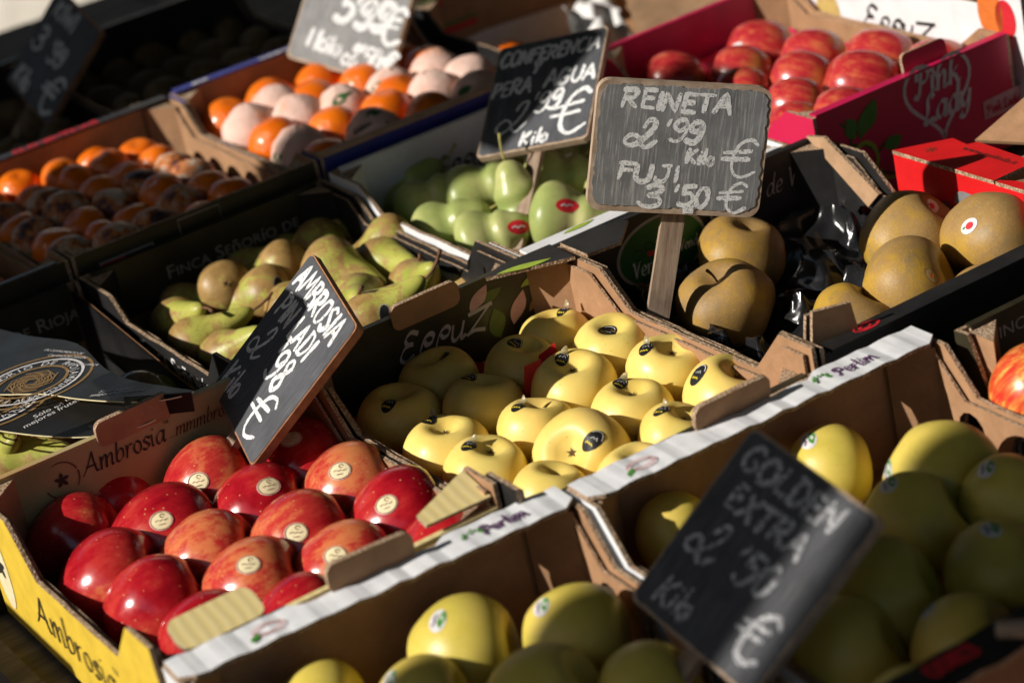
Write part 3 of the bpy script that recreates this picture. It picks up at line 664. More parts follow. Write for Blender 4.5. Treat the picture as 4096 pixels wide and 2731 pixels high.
def sticker(F, u, v, rx, ry, rot, mats, ring=0.14, prints=None, name='sticker', fallback=True):
    """a paper sticker lying on the skin where the photo shows it"""
    Ri = F['R'].transposed(); o = Ri @ (CAM - F['pos']) / F['s']; d = (Ri @ ray(u, v)).normalized()
    b = bvh_of(F['me']); hit, nor, _, _ = b.ray_cast(o, d)
    if hit is None:
        hit, nor, _, _ = b.find_nearest(o + d * (o.length * (-(o.normalized()).dot(d))))
    if nor.dot(d) > 0: nor = -nor
    rr = Ri @ RIGHT; up = (Ri @ -DOWN)
    t1 = (rr - nor * rr.dot(nor)).normalized(); t2 = nor.cross(t1)
    c, s_ = cos(rot), sin(rot); t1, t2 = t1 * c + t2 * s_, t2 * c - t1 * s_
    s0 = F['s']; rx, ry = rx / s0, ry / s0
    sc_ = lambda q: [(a / s0, b_ / s0) for a, b_ in q]
    def pr(P, lift):
        q, n2, _, _ = b.ray_cast(P + nor * .03, -nor)
        if q is None: q, n2, _, _ = b.find_nearest(P)
        if n2.dot(nor) < 0: n2 = -n2
        return q + n2 * (lift + .0002)
    mb = MB(); rings = [0, .5, 1 - ring, 1.0]; ns = 20; vs_ = [pr(hit, .0002)]
    for r in rings[1:]:
        for j in range(ns):
            a = 2 * pi * j / ns; vs_.append(pr(hit + t1 * (rx * r * cos(a)) + t2 * (ry * r * sin(a)), .0002))
    mb.add(vs_, [(0, 1 + j, 1 + (j + 1) % ns) for j in range(ns)], 0)
    for k_ in range(2):
        a0 = 1 + k_ * ns
        mb.f += [(a0 + j, a0 + ns + j, a0 + ns + (j + 1) % ns, a0 + (j + 1) % ns) for j in range(ns)]; mb.m += [1 if k_ == 1 else 0] * ns
    so_ = mb.obj(name, [M[mats[0]], M[mats[1]]], F['root'], None, True)
    for pname, polys, strokes, width, pm in (prints or []):
        if polys: shape_on(pname, [sc_(q) for q in polys], hit, t1, t2, M[pm], so_, .0005, pr)
        if strokes: strokes_obj(pname, [sc_(q) for q in strokes], width / s0, hit, t1, t2, M[pm], so_, .0006, None, rf, pr)
    return so_, hit, nor, t1, t2

# ================================================================== the place
ground = MB(); GN = 40
k = NT('beige_paving', (0.42, 0.37, 0.29), 0.85, 0.2); v = k.coord(rnd=False); br = k.n('TexBrick'); br.inputs['Scale'].default_value = 1.6
br.inputs['Color1'].default_value = (0.40, 0.38, 0.34, 1); br.inputs['Color2'].default_value = (0.36, 0.34, 0.30, 1); br.inputs['Mortar'].default_value = (0.24, 0.21, 0.17, 1); br.inputs['Mortar Size'].default_value = 0.008
k.l(v, br.inputs['Vector']); k.color(k.mix(k.ramp(k.noise(v, 3, 5, .6), [(0.35, 0.0), (0.75, 0.35)]), br.outputs[0], (0.30, 0.26, 0.21))); M['paving'] = k.m
gv = []; gf = []
for i in range(GN + 1):
    for j in range(GN + 1):
        x, y = -200 + 400 * i / GN, -200 + 400 * j / GN
        gv.append((x, y, 0.0))
for i in range(GN):
    for j in range(GN):
        a = i * (GN + 1) + j; gf.append((a, a + GN + 1, a + GN + 2, a + 1))
tag(MB().add(gv, gf).obj('pavement', M['paving']), kind='structure')

# the sloping stall: planks on trestle legs
st = thing('market_stall_table', 'grey weathered plank display table under the fruit crates', 'table')
for i in range(12):
    x0 = -0.03 + i * 0.158
    MB().box(x0, x0 + 0.154, -0.95, 2.30, -0.026, -0.003 - 0.0008 * (i % 3)).obj('plank', M['plank'], st)
MB().box(-0.052, -0.032, -0.95, 2.30, -0.075, 0.012).obj('front_board', M['plank'], st)
inv = STALL.to_3x3().inverted()
for x in (0.05, 1.75):
    for y in (-0.85, 0.7, 2.2):
        top = STALL @ Vector((x, y, -0.026)); hgt = top.z
        dn = inv @ Vector((0, 0, -hgt))
        MB().tube([Vector((x, y, -0.026)), Vector((x, y, -0.026)) + dn], 0.025, 8).obj('leg', M['plank'], st)

# added for the light: wall and awning cut sky light, unseen street objects throw shadows
M['stone'] = plain('warm_stone_wall', (0.38, 0.35, 0.30), 0.85, 0.2, 0.15, 4)
M['stone_dark'] = plain('grey_stone_facade', (0.20, 0.18, 0.15), 0.9, 0.2, 0.15, 2)
M['awning'] = plain('dark_green_canvas', (0.02, 0.05, 0.03), 0.8, 0.1, 0.2, 20)
M['metal_dark'] = plain('dark_painted_metal', (0.03, 0.035, 0.035), 0.4, 0.4, 0.2, 30)
wallo = MB().box(2.45, 2.75, -4.0, 9.0, 0.0, 4.2).obj('shop_wall', M['stone']); tag(wallo, 'added warm stone wall behind the fruit stall, cutting sky light', 'wall')  # added wall, keeps sky light from reaching the stall from behind
aw = thing('sky_block_awning', 'added dark green awning out of view, blocking sky light', 'awning', (0, 0, 0), stall=False)  # added out of view to block sky light from above
MB().plate([(-3.6, 0), (3.8, 0), (3.8, 4.25), (-3.6, 4.25)], (2.45, 0.6, 3.05), (0, -1, 0), (-1, 0, -.16), .006, (0, 0, 0)).obj('canvas', [M['awning']], aw)
MB().tube([(-1.78, -3.2, 2.36), (-1.78, 4.2, 2.36)], .02, 8).obj('front_bar', M['metal_dark'], aw)
for y in (-3.1, .5, 4.1): MB().tube([(2.44, y, 2.2), (-1.78, y, 2.34)], .014, 8).obj('arm', M['metal_dark'], aw)
lp = thing('shadow_post', 'added dark post out of view, casting a narrow shadow streak', 'lamp post', (-2.05, .147, 0), stall=False)  # added out of view, casts the narrow shade streak on the golden apples
MB().tube([(0, 0, 0), (0, 0, .5), (0, 0, .52), (0, 0, 4.2)], [.14, .13, .085, .082], 20).obj('shaft', M['metal_dark'], lp, None, True)
MB().tube([(0, 0, 4.2), (0, 0, 4.3), (0, 0, 4.75), (0, 0, 4.85)], [.06, .16, .2, .04], 12).obj('lantern', M['metal_dark'], lp)
tt = thing('shadow_tree', 'added tree out of view, its bare trunk shading the front apples', 'tree', (-3.4, .135, 0), stall=False)  # added out of view to darken the apples at the front corner
M['bark'] = plain('tree_bark', (0.10, 0.075, 0.055), 0.9, 0.1, 0.35, 30); M['leaf'] = plain('tree_leaves', (0.06, 0.10, 0.03), 0.7, 0.2, 0.4, 8)
MB().tube([(0, 0, 0), (0, 0, .3), (.01, 0, 1.8), (0, .01, 3.6), (0, .05, 4.6)], [.13, .10, .095, .09, .04], 14).obj('trunk', M['bark'], tt, None, True)
rt_ = random.Random(4); lm = MB()
for i in range(1600):
    p = Vector((rt_.gauss(0, .6), rt_.gauss(0, .6), 4.9 + rt_.gauss(0, .45))); a = Vector((rt_.uniform(-1, 1), rt_.uniform(-1, 1), rt_.uniform(-1, 1))).normalized(); b = a.orthogonal().normalized()
    lm.add([p - a * .07, p + b * .04, p + a * .07, p - b * .04], [(0, 1, 2, 3)])
lm.obj('crown', M['leaf'], tt)
tp = thing('shadow_panel', 'added panel on a pole out of view, shading the CONFERENCIA sign', 'sign', STALL @ Vector((-.45, .951, .967)), stall=False)  # added out of view, shades one half of the CONFERENCIA sign
MB().box(-.006, .006, -.046, .052, -.082, .082).obj('panel', M['metal_dark'], tp); MB().tube([(0, 0, -.082), (0, 0, -(STALL @ Vector((-.45, .951, .967))).z)], .012, 8).obj('pole', M['metal_dark'], tp)
pc = thing('shadow_column', 'added round stone column out of view, shading pears and citrus', 'column', (-2.3, 1.303, 0), stall=False)  # added out of view, casts the broad streak over green pears and citrus
MB().tube([(0, 0, 0), (0, 0, .3), (0, 0, .31), (0, 0, 2.20)], [.20, .20, .129, .126], 28).obj('shaft', M['stone'], pc, None, True)
MB().tube([(0, 0, 2.20), (0, 0, 2.24), (0, 0, 2.27)], [.126, .126, .05], 28).obj('cap', M['stone'], pc)
ks = thing('shadow_kiosk', 'added dark kiosk shape out of view, shading the kiwis', 'kiosk', (-2.4, 1.93, 0), stall=False)  # added out of view to keep the kiwi row dark
MB().box(-1.2, 0, 0, 2.3, 0, 2.6).obj('body', M['metal_dark'], ks); MB().box(-1.35, .15, -.02, 2.45, 2.6, 2.72).obj('roof', M['metal_dark'], ks)
MB().box(.001, .012, .4, 1.9, 1.0, 2.1).obj('shutter', M['stone'], ks)
for nm, lab, bx0, bx1, by0, by1, hh in (('sky_block_building', 'added long stone building across the street, blocking low sky', -46, -40, -60, 60, 13.0), ('sky_block_building', 'added stone building at the near end of the street, blocking low sky', -30, 2.3, -44, -38, 6.5), ('sky_block_building', 'added stone building at the far end of the street, blocking low sky', -30, 2.3, 62, 68, 14.0)):  # added out of view to hold down the low sky light
    bd = thing(nm, lab, 'building', (0, 0, 0), stall=False); MB().box(bx0, bx1, by0, by1, 0, hh).obj('wall', M['stone_dark'], bd); MB().box(bx0 - .3, bx1 + .3, by0 - .3, by1 + .3, hh, hh + .4).obj('roof', M['metal_dark'], bd)
    wide = (by1 - by0) > (bx1 - bx0); n_ = int(((by1 - by0) if wide else (bx1 - bx0)) / 4)
    for i in range(n_):
        for f_ in range(4):
            if wide: MB().box(bx1 + .01, bx1 + .05, by0 + 1.5 + 4 * i, by0 + 2.8 + 4 * i, 1 + 3.1 * f_, 2.9 + 3.1 * f_).obj('window', M['metal_dark'], bd)
            else:
                y_ = by1 + .01 if by1 < 0 else by0 - .05
                MB().box(bx0 + 1.5 + 4 * i, bx0 + 2.8 + 4 * i, y_, y_ + .04, 1 + 3.1 * f_, 2.9 + 3.1 * f_).obj('window', M['metal_dark'], bd)
lb = thing('added_bench', 'added low plank bench out of view, carrying the shading crates', 'bench', (-.98, 0, 0), stall=False)  # added out of view to hold the crates that throw shade
MB().box(0, .44, -.95, 2.3, .71, .74).obj('seat_plank', M['plank'], lb)
for y in (-.85, .7, 2.2):
    MB().box(.03, .09, y, y + .06, 0, .71).obj('leg', M['plank'], lb); MB().box(.35, .41, y, y + .06, 0, .71).obj('leg', M['plank'], lb)
BK = [(-.95, -.88 + .62 * i, 0) for i in range(5)] + [(-.95, .985, 1), (-.95, .985, 2)]  # added crates: the row shades the planks, the stack the mandarins
for i, (bx_, by_, lv) in enumerate(BK):
    cb = thing('shadow_crate', 'added empty crate on the low bench, shading the stall front' if not lv else 'added empty crate stacked on the low bench, shading the mandarins', 'crate', (bx_, by_, .742 + .272 * lv), group='empty crates on the low bench' if not lv else 'stacked empty crates on the low bench', stall=False)
    L_ = .345 if lv else .58
    MB().box(0, .38, 0, L_, 0, .005).obj('base', M['kraft'], cb)
    for q in ((0, .006, 0, L_), (.374, .38, 0, L_), (.007, .373, 0, .006), (.007, .373, L_ - .006, L_)): MB().box(q[0], q[1], q[2], q[3], .006, .27 if lv < 2 else .084).obj('side_wall', M['kraft'], cb)

# ------------------------------------------------------------------ crates
FW = lambda P, y: None
HG = 0.1115
def absx(P): return P['root'].matrix_world
CR = {}
GC = 'open cardboard fruit crates on the stall'
CR['p1'] = crate('fruit_crate', 'white-rimmed brown crate of large golden apples beside the yellow-printed crate', -.019, .324, -.328, 0.047, 'white', flange='white_flute', h=HG, mid=.072, hf=.055, hfc=.066, yaw=-.05)
CR['p2'] = crate('fruit_crate', 'white-rimmed brown crate of golden apples in front of the pale yellow apples', .334, .682, -.352, .022, 'white', flange='white_flute', h=HG, mid=.072, hf=.055, hfc=.066, tabx=-.020, yaw=-.032)
CR['p3'] = crate('fruit_crate', 'olive-black crate lettered in gold holding a red striped apple', .71, 1.01, -.36, -.022, 'olive', h=.112, mid=.058, cw=.016, sl=.02, hf=.06, arches=False, flap=.075, flapmat='olive', tab_y=())
CR['r0'] = crate('fruit_crate', 'black-rimmed crate with red print and a pale wooden stick on it', .20, .62, -.80, -.385, 'black', flange='black', h=HG, mid=.07, tab_y=())
R2 = dict(cw=.086, sl=.042, mid=.084, hf=.105, hfc=.128, cf=.045)
CR['amb'] = crate('fruit_crate', 'yellow-printed crate of glossy red apples', -.005, .302, .050, .438, 'yellow', h=.126, flap=.072, flapmat='cream', tab_y=(1,), tabz=.004, **R2)
CR['err'] = crate('fruit_crate', 'black crate of pale yellow apples with black oval stickers', .305, .603, .026, .436, 'black', h=.119, flap=.092, flapmat='olive', tab_y=(1,), **R2)
CR['ver'] = crate('fruit_crate', 'black crate with a green oval emblem holding brown russet apples', .607, .925, .026, .437, 'black', side_in='black', h=.115, mid=.080, flap=.088, flapmat='black', tab_y=(), base='black', cw=.082, sl=.040, hf=.116, hfc=.124, cf=.055)
CR['mel'] = crate('fruit_crate', 'bright red printed crate with an opened hand slot', .932, 1.25, .012, .318, 'red', h=.055, mid=.050, cw=.02, sl=.01, arches=False, tab_y=())
CR['f1'] = crate('fruit_crate', 'black crate of brown pears under the black display cards', -.03, .27, .445, .868, 'olive', side_out='black', side_in='black', base='black', posts=False, h=.104, mid=.036, flap=.064, flapmat='olive', tab_y=(), cw=.012, sl=.012, arches=False, hf=.105, hfc=.06)
CR['f2'] = crate('fruit_crate', 'black crate with white lettering holding russeted green pears', .274, .572, .445, .868, 'olive', side_out='black', side_in='black', h=.105, mid=.082, flap=.062, flapmat='olive', tab_y=(), base='black', cw=.082, sl=.03, arches=False, hf=.108, hfc=.115)
CR['eg'] = crate('fruit_crate', 'white crate of smooth pale green pears', .578, .90, .447, .862, 'white', side_in='white', h=.112, mid=.086, flap=.06, flapmat='white', tab_y=(), cw=.07, sl=.04, arches=False)
CR['pl'] = crate('fruit_crate', 'pink-red crate with a heart emblem holding pink-red apples', .937, 1.205, .452, .868, 'pinklady', h=.125, mid=.100, flap=.085, flapmat='magenta', tab_y=(), arches=False)
CR['m0'] = crate('fruit_crate', 'dark crate of shaded mandarins at the end of the citrus row', -.04, .272, .878, 1.278, 'olive', h=.124, mid=.09, flap=.03, flapmat='olive', tab_y=())
CR['m1'] = crate('fruit_crate', 'dark crate of small mandarins with a red and white paper label', .275, .575, .878, 1.278, 'olive', h=.124, mid=.09, flap=None, tab_y=(0,), tabz=-.018)
CR['or'] = crate('fruit_crate', 'blue-rimmed crate of oranges wrapped in pink tissue', .579, .905, .878, 1.285, 'blue', h=.124, mid=.088, flap=None, tab_y=())
CR['k3'] = crate('fruit_crate', 'black-fronted crate with slotted brown inside and white paper lining', .93, 1.27, .876, 1.29, 'black', h=.120, mid=.095, tab_y=(0,), tabz=-.012, base='kraft')
CR['k1'] = crate('fruit_crate', 'black crate of dark kiwis behind the mandarins', .16, .55, 1.295, 1.72, 'black', side_in='black', h=.11, mid=.085, flap=.06, flapmat='black', tab_y=(), base='black')
CR['k2'] = crate('fruit_crate', 'black crate of dark kiwis behind the wrapped oranges', .555, .866, 1.295, 1.72, 'black', side_in='black', h=.11, mid=.075, flap=.06, flapmat='black', tab_y=(), base='black')
CR['we'] = crate('fruit_crate', 'white crate printed with pears behind the pink-red apples', 1.212, 1.56, .435, .872, 'white', h=.165, mid=.150, cw=.04, sl=.02, arches=False, tab_y=())
OX = {}
for kx, P in CR.items():
    P['o'] = STALL.inverted() @ P['root'].matrix_world.translation; P['inv'] = (STALL.inverted() @ P['root'].matrix_world).inverted()
def loc(P, p): return P['inv'] @ Vector(p)
def onback(P, u, v): return loc(P, un(u, v, y=P['o'].y + P['d'] - T - .004))     # a point of the inside of the far wall
def onfront(P, u, v): return loc(P, un(u, v, y=P['o'].y))
def onleft(P, u, v): return loc(P, un(u, v, x=P['o'].x))
def onflange(P, u, v): return loc(P, un(u, v, z=P['o'].z + HG + .0035))
XA, YA, ZA = Vector((1, 0, 0)), Vector((0, 1, 0)), Vector((0, 0, 1))

# white-rimmed crates: name, sprig and round mark on the rim
rp = random.Random(3)
for kx, (tu, tv), (lu, lv), (mu, mv) in (('p1', (1128, 1236), (1096, 1234), (600, 1458)), ('p2', (1920, 858), (1888, 872), (1462, 1080))):
    P = CR[kx]; f = P['flange1']
    q = onflange(P, tu, tv); y = P['d'] - .026
    st_, w_ = lay('P', .013, font=S); st2, w2 = lay('erlim', .0135, x=w_ * .95, font=S)
    strokes_obj('printed_name', st_ + st2, .0021, (q.x, y, HG + .0040), XA, YA, M['i_purple'], f, .0006, None, rp)
    q = onflange(P, lu, lv); pl = []
    for i in range(9):
        a = -.2 + i * .42; r = .004 + .004 * rp.random()
        pl.append(ccw(leaf(q.x + r * cos(a) * .9, y + .006 + r * sin(a) * .7, .005, .0014, a)))
    shape_on('printed_sprig', pl, (0, 0, HG + .0040), XA, YA, M['i_green'], f, .0006)
    q = onflange(P, mu, mv)
    ring = ringpoly(q.x + .008, y + .006, .013, .008, 0)
    strokes_obj('printed_mark', [ring, ringpoly(q.x + .008, y + .006, .010, .0055, 0)], .0012, (0, 0, HG + .0040), XA, YA, M['i_pinkpale'], f, .0006, None, rp)
    shape_on('printed_leaf', [ccw(leaf(q.x - .010, y - .006, .014, .003, .9))], (0, 0, HG + .0040), XA, YA, M['i_green'], f, .0007)
# black front crate: red print, wooden stick
P = CR['r0']; f = P['flange1']
for i, (u, v) in enumerate(((2185, 1515), (2120, 1545))):
    q = onflange(P, u, v); st_, w_ = lay('s' if i else 'B', .016, font=G)
    strokes_obj('printed_letters', lay('OSE' if i else 'R3', .014, font=G)[0], .0042, (q.x, P['d'] - .022, HG + .0045), XA, YA, M['i_red'], f, .0006, None, rp)
a = un(2290, 1445, z=.124); b = a + Vector((.09, -.10, .0))
mb = MB().tube([a, a.lerp(b, .5) + Vector((0, 0, .001)), b], .0065, 10)
tag(mb.obj('wooden_stick', M['stake'], None, STALL), 'pale round wooden stick lying on the black-rimmed crate', 'stick')

# yellow-printed crate
P = CR['amb']; f = P['flapB']; yb = P['d'] - T - .004
q = onback(P, 196, 1092); st_, w_ = lay('Ambrosia', .0185, font=S, slant=.14, sx=1.0)
strokes_obj('printed_name', st_, .0026, (q.x, yb, q.z), XA, ZA, M['i_dark'], f, .0006, .6, rp)
type_on('printed_mark', '™', .007, (q.x + w_, yb, q.z + .013), XA, ZA, M['i_dark'], f)
q2 = Vector((q.x + w_ + .002, 0, q.z + .0005)); st_, w_ = lay('...mmmbrosia!', .0125, font=S, slant=.28)
strokes_obj('printed_slogan', st_, .0019, (q2.x, yb, q2.z), XA, ZA, M['i_brown'], f, .0006, .6, rp)
q = onback(P, 142, 1102)
shape_on('printed_blossom', [ccw(leaf(q.x, q.z, .0075, .0019, pi / 2 + i * 2 * pi / 5)) for i in range(5)], (0, yb, 0), XA, ZA, M['i_dark'], f, .0006)
strokes_obj('printed_arc', [ringpoly(q.x, q.z, .0165, .0165, 0, 20, 110, 12), ringpoly(q.x, q.z, .0165, .0165, 0, 200, 300, 12), ringpoly(q.x, q.z, .0165, .0165, 0, -40, 10, 8)], .0018, (0, yb, 0), XA, ZA, M['i_brown'], f, .0006, .6, rp)
f = P['sideL']
q = onleft(P, 93, 1428); st_, w_ = lay('Ambrosia', .031, font=S, slant=.08, sx=1.25, track=.02)
strokes_obj('printed_name', st_, .0040, (0, q.y, q.z), -YA, ZA, M['i_dark'], f, .0008, .6, rp)
type_on('printed_mark', '™', .014, (0, q.y - w_, q.z + .022), -YA, ZA, M['i_dark'], f, lift=.0008)
st_, w2_ = lay('...mmmbrosia!', .022, font=S, slant=.28)
strokes_obj('printed_slogan', st_, .003, (0, q.y - w_ - .008, q.z - .012), -YA, ZA, M['i_red'], f, .0008, .6, rp)
for yy in (P['d'] - .028,):
    shape_on('printed_panel', [ccw([(-(yy) + .019 * cos(t_ * pi / 16), .062 + .044 * sin(t_ * pi / 16)) for t_ in range(32)])], (0, 0, 0), -YA, ZA, M['i_cream'], f, .0006)
    shape_on('printed_blossom', [ccw(leaf(-yy, .062, .013, .0035, pi / 2 + i * 2 * pi / 5)) for i in range(5)], (0, 0, 0), -YA, ZA, M['i_dark'], f, .0009)
# its cream rim folds showing behind the white rim
MB().box(.004, P['w'] - .004, -.0005, .006, P['hf'] + .0005, P['hf'] + .003).obj('rim_fold', M['cream_flute'], P['root'])
MB().plate(rounded(-.036, .036, -.004, .030, .010), (0, 0, 0), (1, 0, 0), (0, .93, .36), .004).obj('handle_tab', [M['cream_flute'], M['kraft'], M['edge']], P['root'], Matrix.Translation((.060, .000, .116)))
MB().plate([(0, 0), (.060, 0), (.060, .040), (.0, .014)], (P['w'] - .066, .003, .119), (1, 0, -.02), (0, 1, .25), .003).obj('corner_flap', [M['cream_flute'], M['kraft'], M['edge']], P['root'])

# black crate of yellow apples
P = CR['err']; f = P['flapB']; yb = P['d'] - T - .004
q = onback(P, 918, 838); st_, w_ = lay('EqquZ', .026, font=S, slant=.35, sx=1.25)
strokes_obj('printed_name', st_, .0050, (q.x, yb, q.z), XA, ZA, M['i_greypurple'], f, .0006, .9, rp)
for (u, v), l_, w_, r_, m_ in (((1080, 720), .045, .010, .75, 'i_pinkpale'), ((1100, 700), .04, .008, .3, 'i_peargreen'), ((1180, 745), .05, .011, 1.05, 'i_pinkpale'), ((1150, 775), .045, .014, 1.6, 'i_peargreen'), ((1215, 715), .035, .007, .6, 'i_gold'), ((1195, 660), .04, .006, .25, 'i_lime')):
    q = onback(P, u, v); shape_on('printed_fruit', [ccw(leaf(q.x, min(q.z, .105), l_ * .7, w_ * .7, r_))], (0, yb, 0), XA, ZA, M[m_], f, .0006 + .0001 * rp.random())
# torn corner caps where the four crates meet
def cap(P, pts, z, mat, nm='corner_flap'):
    return MB().plate(ccw([(p[0], p[1]) for p in pts]), (0, 0, z), XA, YA, .0035).obj(nm, [M[mat], M['kraft'], M['edge']], P['root'])
cp = cap(P, [(P['w'] - .085, P['d'] - .014), (P['w'] - .006, P['d'] - .050), (P['w'] - .004, P['d'] - .002), (P['w'] - .06, P['d'] - .001)], .1225, 'black')
shape_on('printed_leaf', [ccw(leaf(P['w'] - .075, P['d'] - .018, .055, .006, -.28))], (0, 0, .1225), XA, YA, M['i_lime'], cp, .0004)

# black crate of russet apples
P = CR['ver']; f = P['flapB']; yb = P['d'] - T - .004
c = onback(P, 1512, 575)
shape_on('printed_emblem', [disc(c.x + .004, c.z, .054, .036, 40)], (0, yb, 0), XA, ZA, M['i_silver'], f, .0004)
shape_on('printed_emblem', [disc(c.x + .004, c.z, .0505, .033, 40)], (0, yb, 0), XA, ZA, M['i_dgreen'], f, .0006)
st_, w_ = lay('Vergers', .0155, font=S, slant=.12)
strokes_obj('printed_name', st_, .0022, (c.x - .034, yb, c.z - .018), XA, ZA, M['i_white'], f, .0009, .6, rp)
st_, _ = lay('de Vendee', .010, font={**S, 'V': S['V'], 'n': S['n']}, slant=.12)
strokes_obj('printed_name', st_, .0016, (c.x + .010, yb, c.z - .010), XA, ZA, M['i_white'], f, .0009, .6, rp)
for dx, dz, r_, m_ in ((.004, .008, .007, 'i_yellow'), (.013, .012, .008, 'i_red'), (.010, .002, .004, 'i_red'), (-.006, .000, .003, 'i_red'), (-.011, .001, .003, 'i_red')):
    shape_on('printed_fruit', [disc(c.x + dx, c.z + dz, r_ * .8, r_, 14)], (0, yb, 0), XA, ZA, M[m_], f, .0008 + rp.random() * .0002)
strokes_obj('printed_tree', [ringpoly(c.x - .024, c.z + .004, .006, .005, 0), [(c.x - .024, c.z), (c.x - .024, c.z - .007)], ringpoly(c.x - .010, c.z + .009, .005, .004, 0)], .0010, (0, yb, 0), XA, ZA, M['i_black'], f, .0009, None, rp)
q = onback(P, 1625, 512); st_, _ = lay('Vergers de Vendee', .020, font=S, slant=.2)
strokes_obj('printed_name', st_, .0016, (q.x, yb, q.z), XA, ZA, M['i_greypurple'], f, .0006, .6, rp)
cap(P, [(.004, P['d'] - .002), (.004, P['d'] - .05), (.04, P['d'] - .055), (.075, P['d'] - .016), (.05, P['d'] - .002)], .1190, 'black')
MB().plate([(-(P['d'] - .006), .120), (-(P['d'] - .092), .062), (-(P['d'] - .112), .080), (-(P['d'] - .036), .125)], (P['w'] - .014, 0, 0), (0, -1, 0), (0, 0, 1), .004).obj('corner_flap', [M['kraft_light'], M['kraft'], M['edge']], P['root'])
# front rim of the russet crate with a red scribbled mark, plus kraft corner pieces
rl = MB().box(.012, P['w'] - .004, -.001, .020, .1155, .1185).obj('rim_fold', M['black'], P['root'])
q = loc(P, un(2000, 752, z=.119))
strokes_obj('printed_mark', [ringpoly(q.x, .010, .013, .006, 0), ringpoly(q.x + .002, .009, .009, .004, 0), ringpoly(q.x - .002, .010, .006, .003, 0)], .0018, (0, 0, .1186), XA, YA, M['i_red'], rl, .0004, None, rp)
for dx, hh in ((.020, .128), (.030, .122)):
    MB().plate([(0, 0), (.050, 0), (.044, hh - .10 + .018), (.008, hh - .10 + .022)], (.004, dx, .098), (1, -.15, 0), (0, 0, 1), .004).obj('corner_flap', [M['kraft'], M['kraft'], M['edge']], P['root'])

# red crate: tall left wall with a wide folded rim and an opened slot
P = CR['mel']; d_ = P['d']
wl = MB().plate([(-d_, .052), (0, .052), (0, .118), (-d_, .118)], (-.0015, 0, 0), (0, -1, 0), (0, 0, 1), .004).obj('tall_wall', [M['red'], M['kraft'], M['edge']], P['root'])
rl = MB().plate(ccw([(-.002, .16), (.050, .16), (.056, d_ - .060), (.046, d_ - .055), (.050, d_ - .03), (-.002, d_)]), (0, 0, .1215), XA, YA, .004).obj('rim_fold', [M['red'], M['kraft'], M['edge']], P['root'])
MB().plate(ccw([(-.002, .0), (.055, .0), (.052, .157), (.034, .155), (.030, .14), (.030, .03), (.010, .03), (.010, .14), (.002, .157), (-.002, .157)]), (0, 0, .1212), XA, YA, .004).obj('rim_fold', [M['red'], M['kraft'], M['edge']], P['root'])
MB().plate([(0, 0), (.05, .0), (.05, .02), (.0, .012)], (.012, .145, .1195), (0, -1, 0), (1, 0, -.2), .006).obj('slot_edge', [M['kraft'], M['kraft'], M['edge']], P['root'])
type_on('printed_address', 'www.melinda.it', .012, (.034, d_ - .06, .1215), -YA, XA, M['i_dark'], rl, lift=.0004)
strokes_obj('printed_flake', [[(.018 + .006 * cos(a), d_ - .035 + .006 * sin(a)), (.018 - .006 * cos(a), d_ - .035 - .006 * sin(a))] for a in (0, pi / 3, 2 * pi / 3)], .0014, (0, 0, .1215), XA, YA, M['i_brown'], rl, .0004, None, rp)
for u, v, l_, w_, r_ in ((2165, 400, .034, .007, -1.2), (2192, 432, .030, .008, .5), (2222, 440, .034, .007, -.5), (2200, 402, .030, .006, -1.7), (2330, 445, .03, .006, -1.0)):
    q = onleft(P, u, v); shape_on('printed_lettering', [ccw(leaf(-q.y, min(q.z, .085), l_, w_, r_))], (-.0015, 0, 0), -YA, ZA, M['i_grey'], wl, .0006 + .0001 * rp.random())
q1, q2, q3 = loc(P, un(2239, 322, x=1.02)), loc(P, un(2420, 165, x=1.12)), loc(P, un(2420, 330, x=1.06))
mb = MB(); nn = (q2 - q1).cross(q3 - q1).normalized() * .004
mb.add([q1, q2, q3, q1 + nn, q2 + nn, q3 + nn], [(0, 1, 2), (5, 4, 3), (0, 3, 4, 1), (1, 4, 5, 2), (2, 5, 3, 0)]).obj('torn_flap', M['kraft'], P['root'])

# pear crates
for kx, (u, v), sz in (('f2', (386, 642), .021), ('f1', (-262, 910), .021), ('p3', (2272, 790), .021)):
    P = CR[kx]; q = onback(P, u, v); yb = P['d'] - T - .004
    type_on('printed_name', 'Finca Señorío de Rioja', sz, (q.x, yb, q.z), XA, ZA, M['i_silver'], P['flapB'], small=True, sx=1.12)
P = CR['f2']; q = onleft(P, 332, 815)
type_on('printed_name', 'Finca Señorío de Rioja', .030, (0, q.y, q.z), -YA, ZA, M['i_white'], P['sideL'], small=True, sx=1.0, lift=.0007)
# mandarin crate: paper label and frame mark on the outside
P = CR['m1']; q = onfront(P, 236, 632)
shape_on('paper_label', [[(q.x, q.z - .004), (q.x + .064, q.z - .004), (q.x + .064, q.z + .014), (q.x, q.z + .014)]], (0, 0, 0), XA, ZA, M['i_silver'], P['front'], .0005)
shape_on('paper_label', [[(q.x + .002, q.z - .002), (q.x + .030, q.z - .002), (q.x + .030, q.z + .012), (q.x + .002, q.z + .012)]], (0, 0, 0), XA, ZA, M['i_red'], P['front'], .0008)
shape_on('paper_label', [[(q.x + .030, q.z - .002), (q.x + .062, q.z - .002), (q.x + .062, q.z + .012), (q.x + .030, q.z + .012)]], (0, 0, 0), XA, ZA, M['i_dark'], P['front'], .0008)
type_on('printed_name', 'CABALLERO, S.L.', .0062, (q.x + .031, -.0, q.z + .002), XA, ZA, M['i_grey'], P['front'], lift=.0012, sx=.85)
q = onfront(P, 418, 545)
strokes_obj('printed_frame', [[(q.x, q.z), (q.x + .05, q.z), (q.x + .05, q.z + .02), (q.x, q.z + .02), (q.x, q.z)]], .0014, (0, 0, 0), XA, ZA, M['i_silver'], P['front'], .0006, None, rp)
q = loc(P, un(215, 325, y=P['o'].y + P['d']))
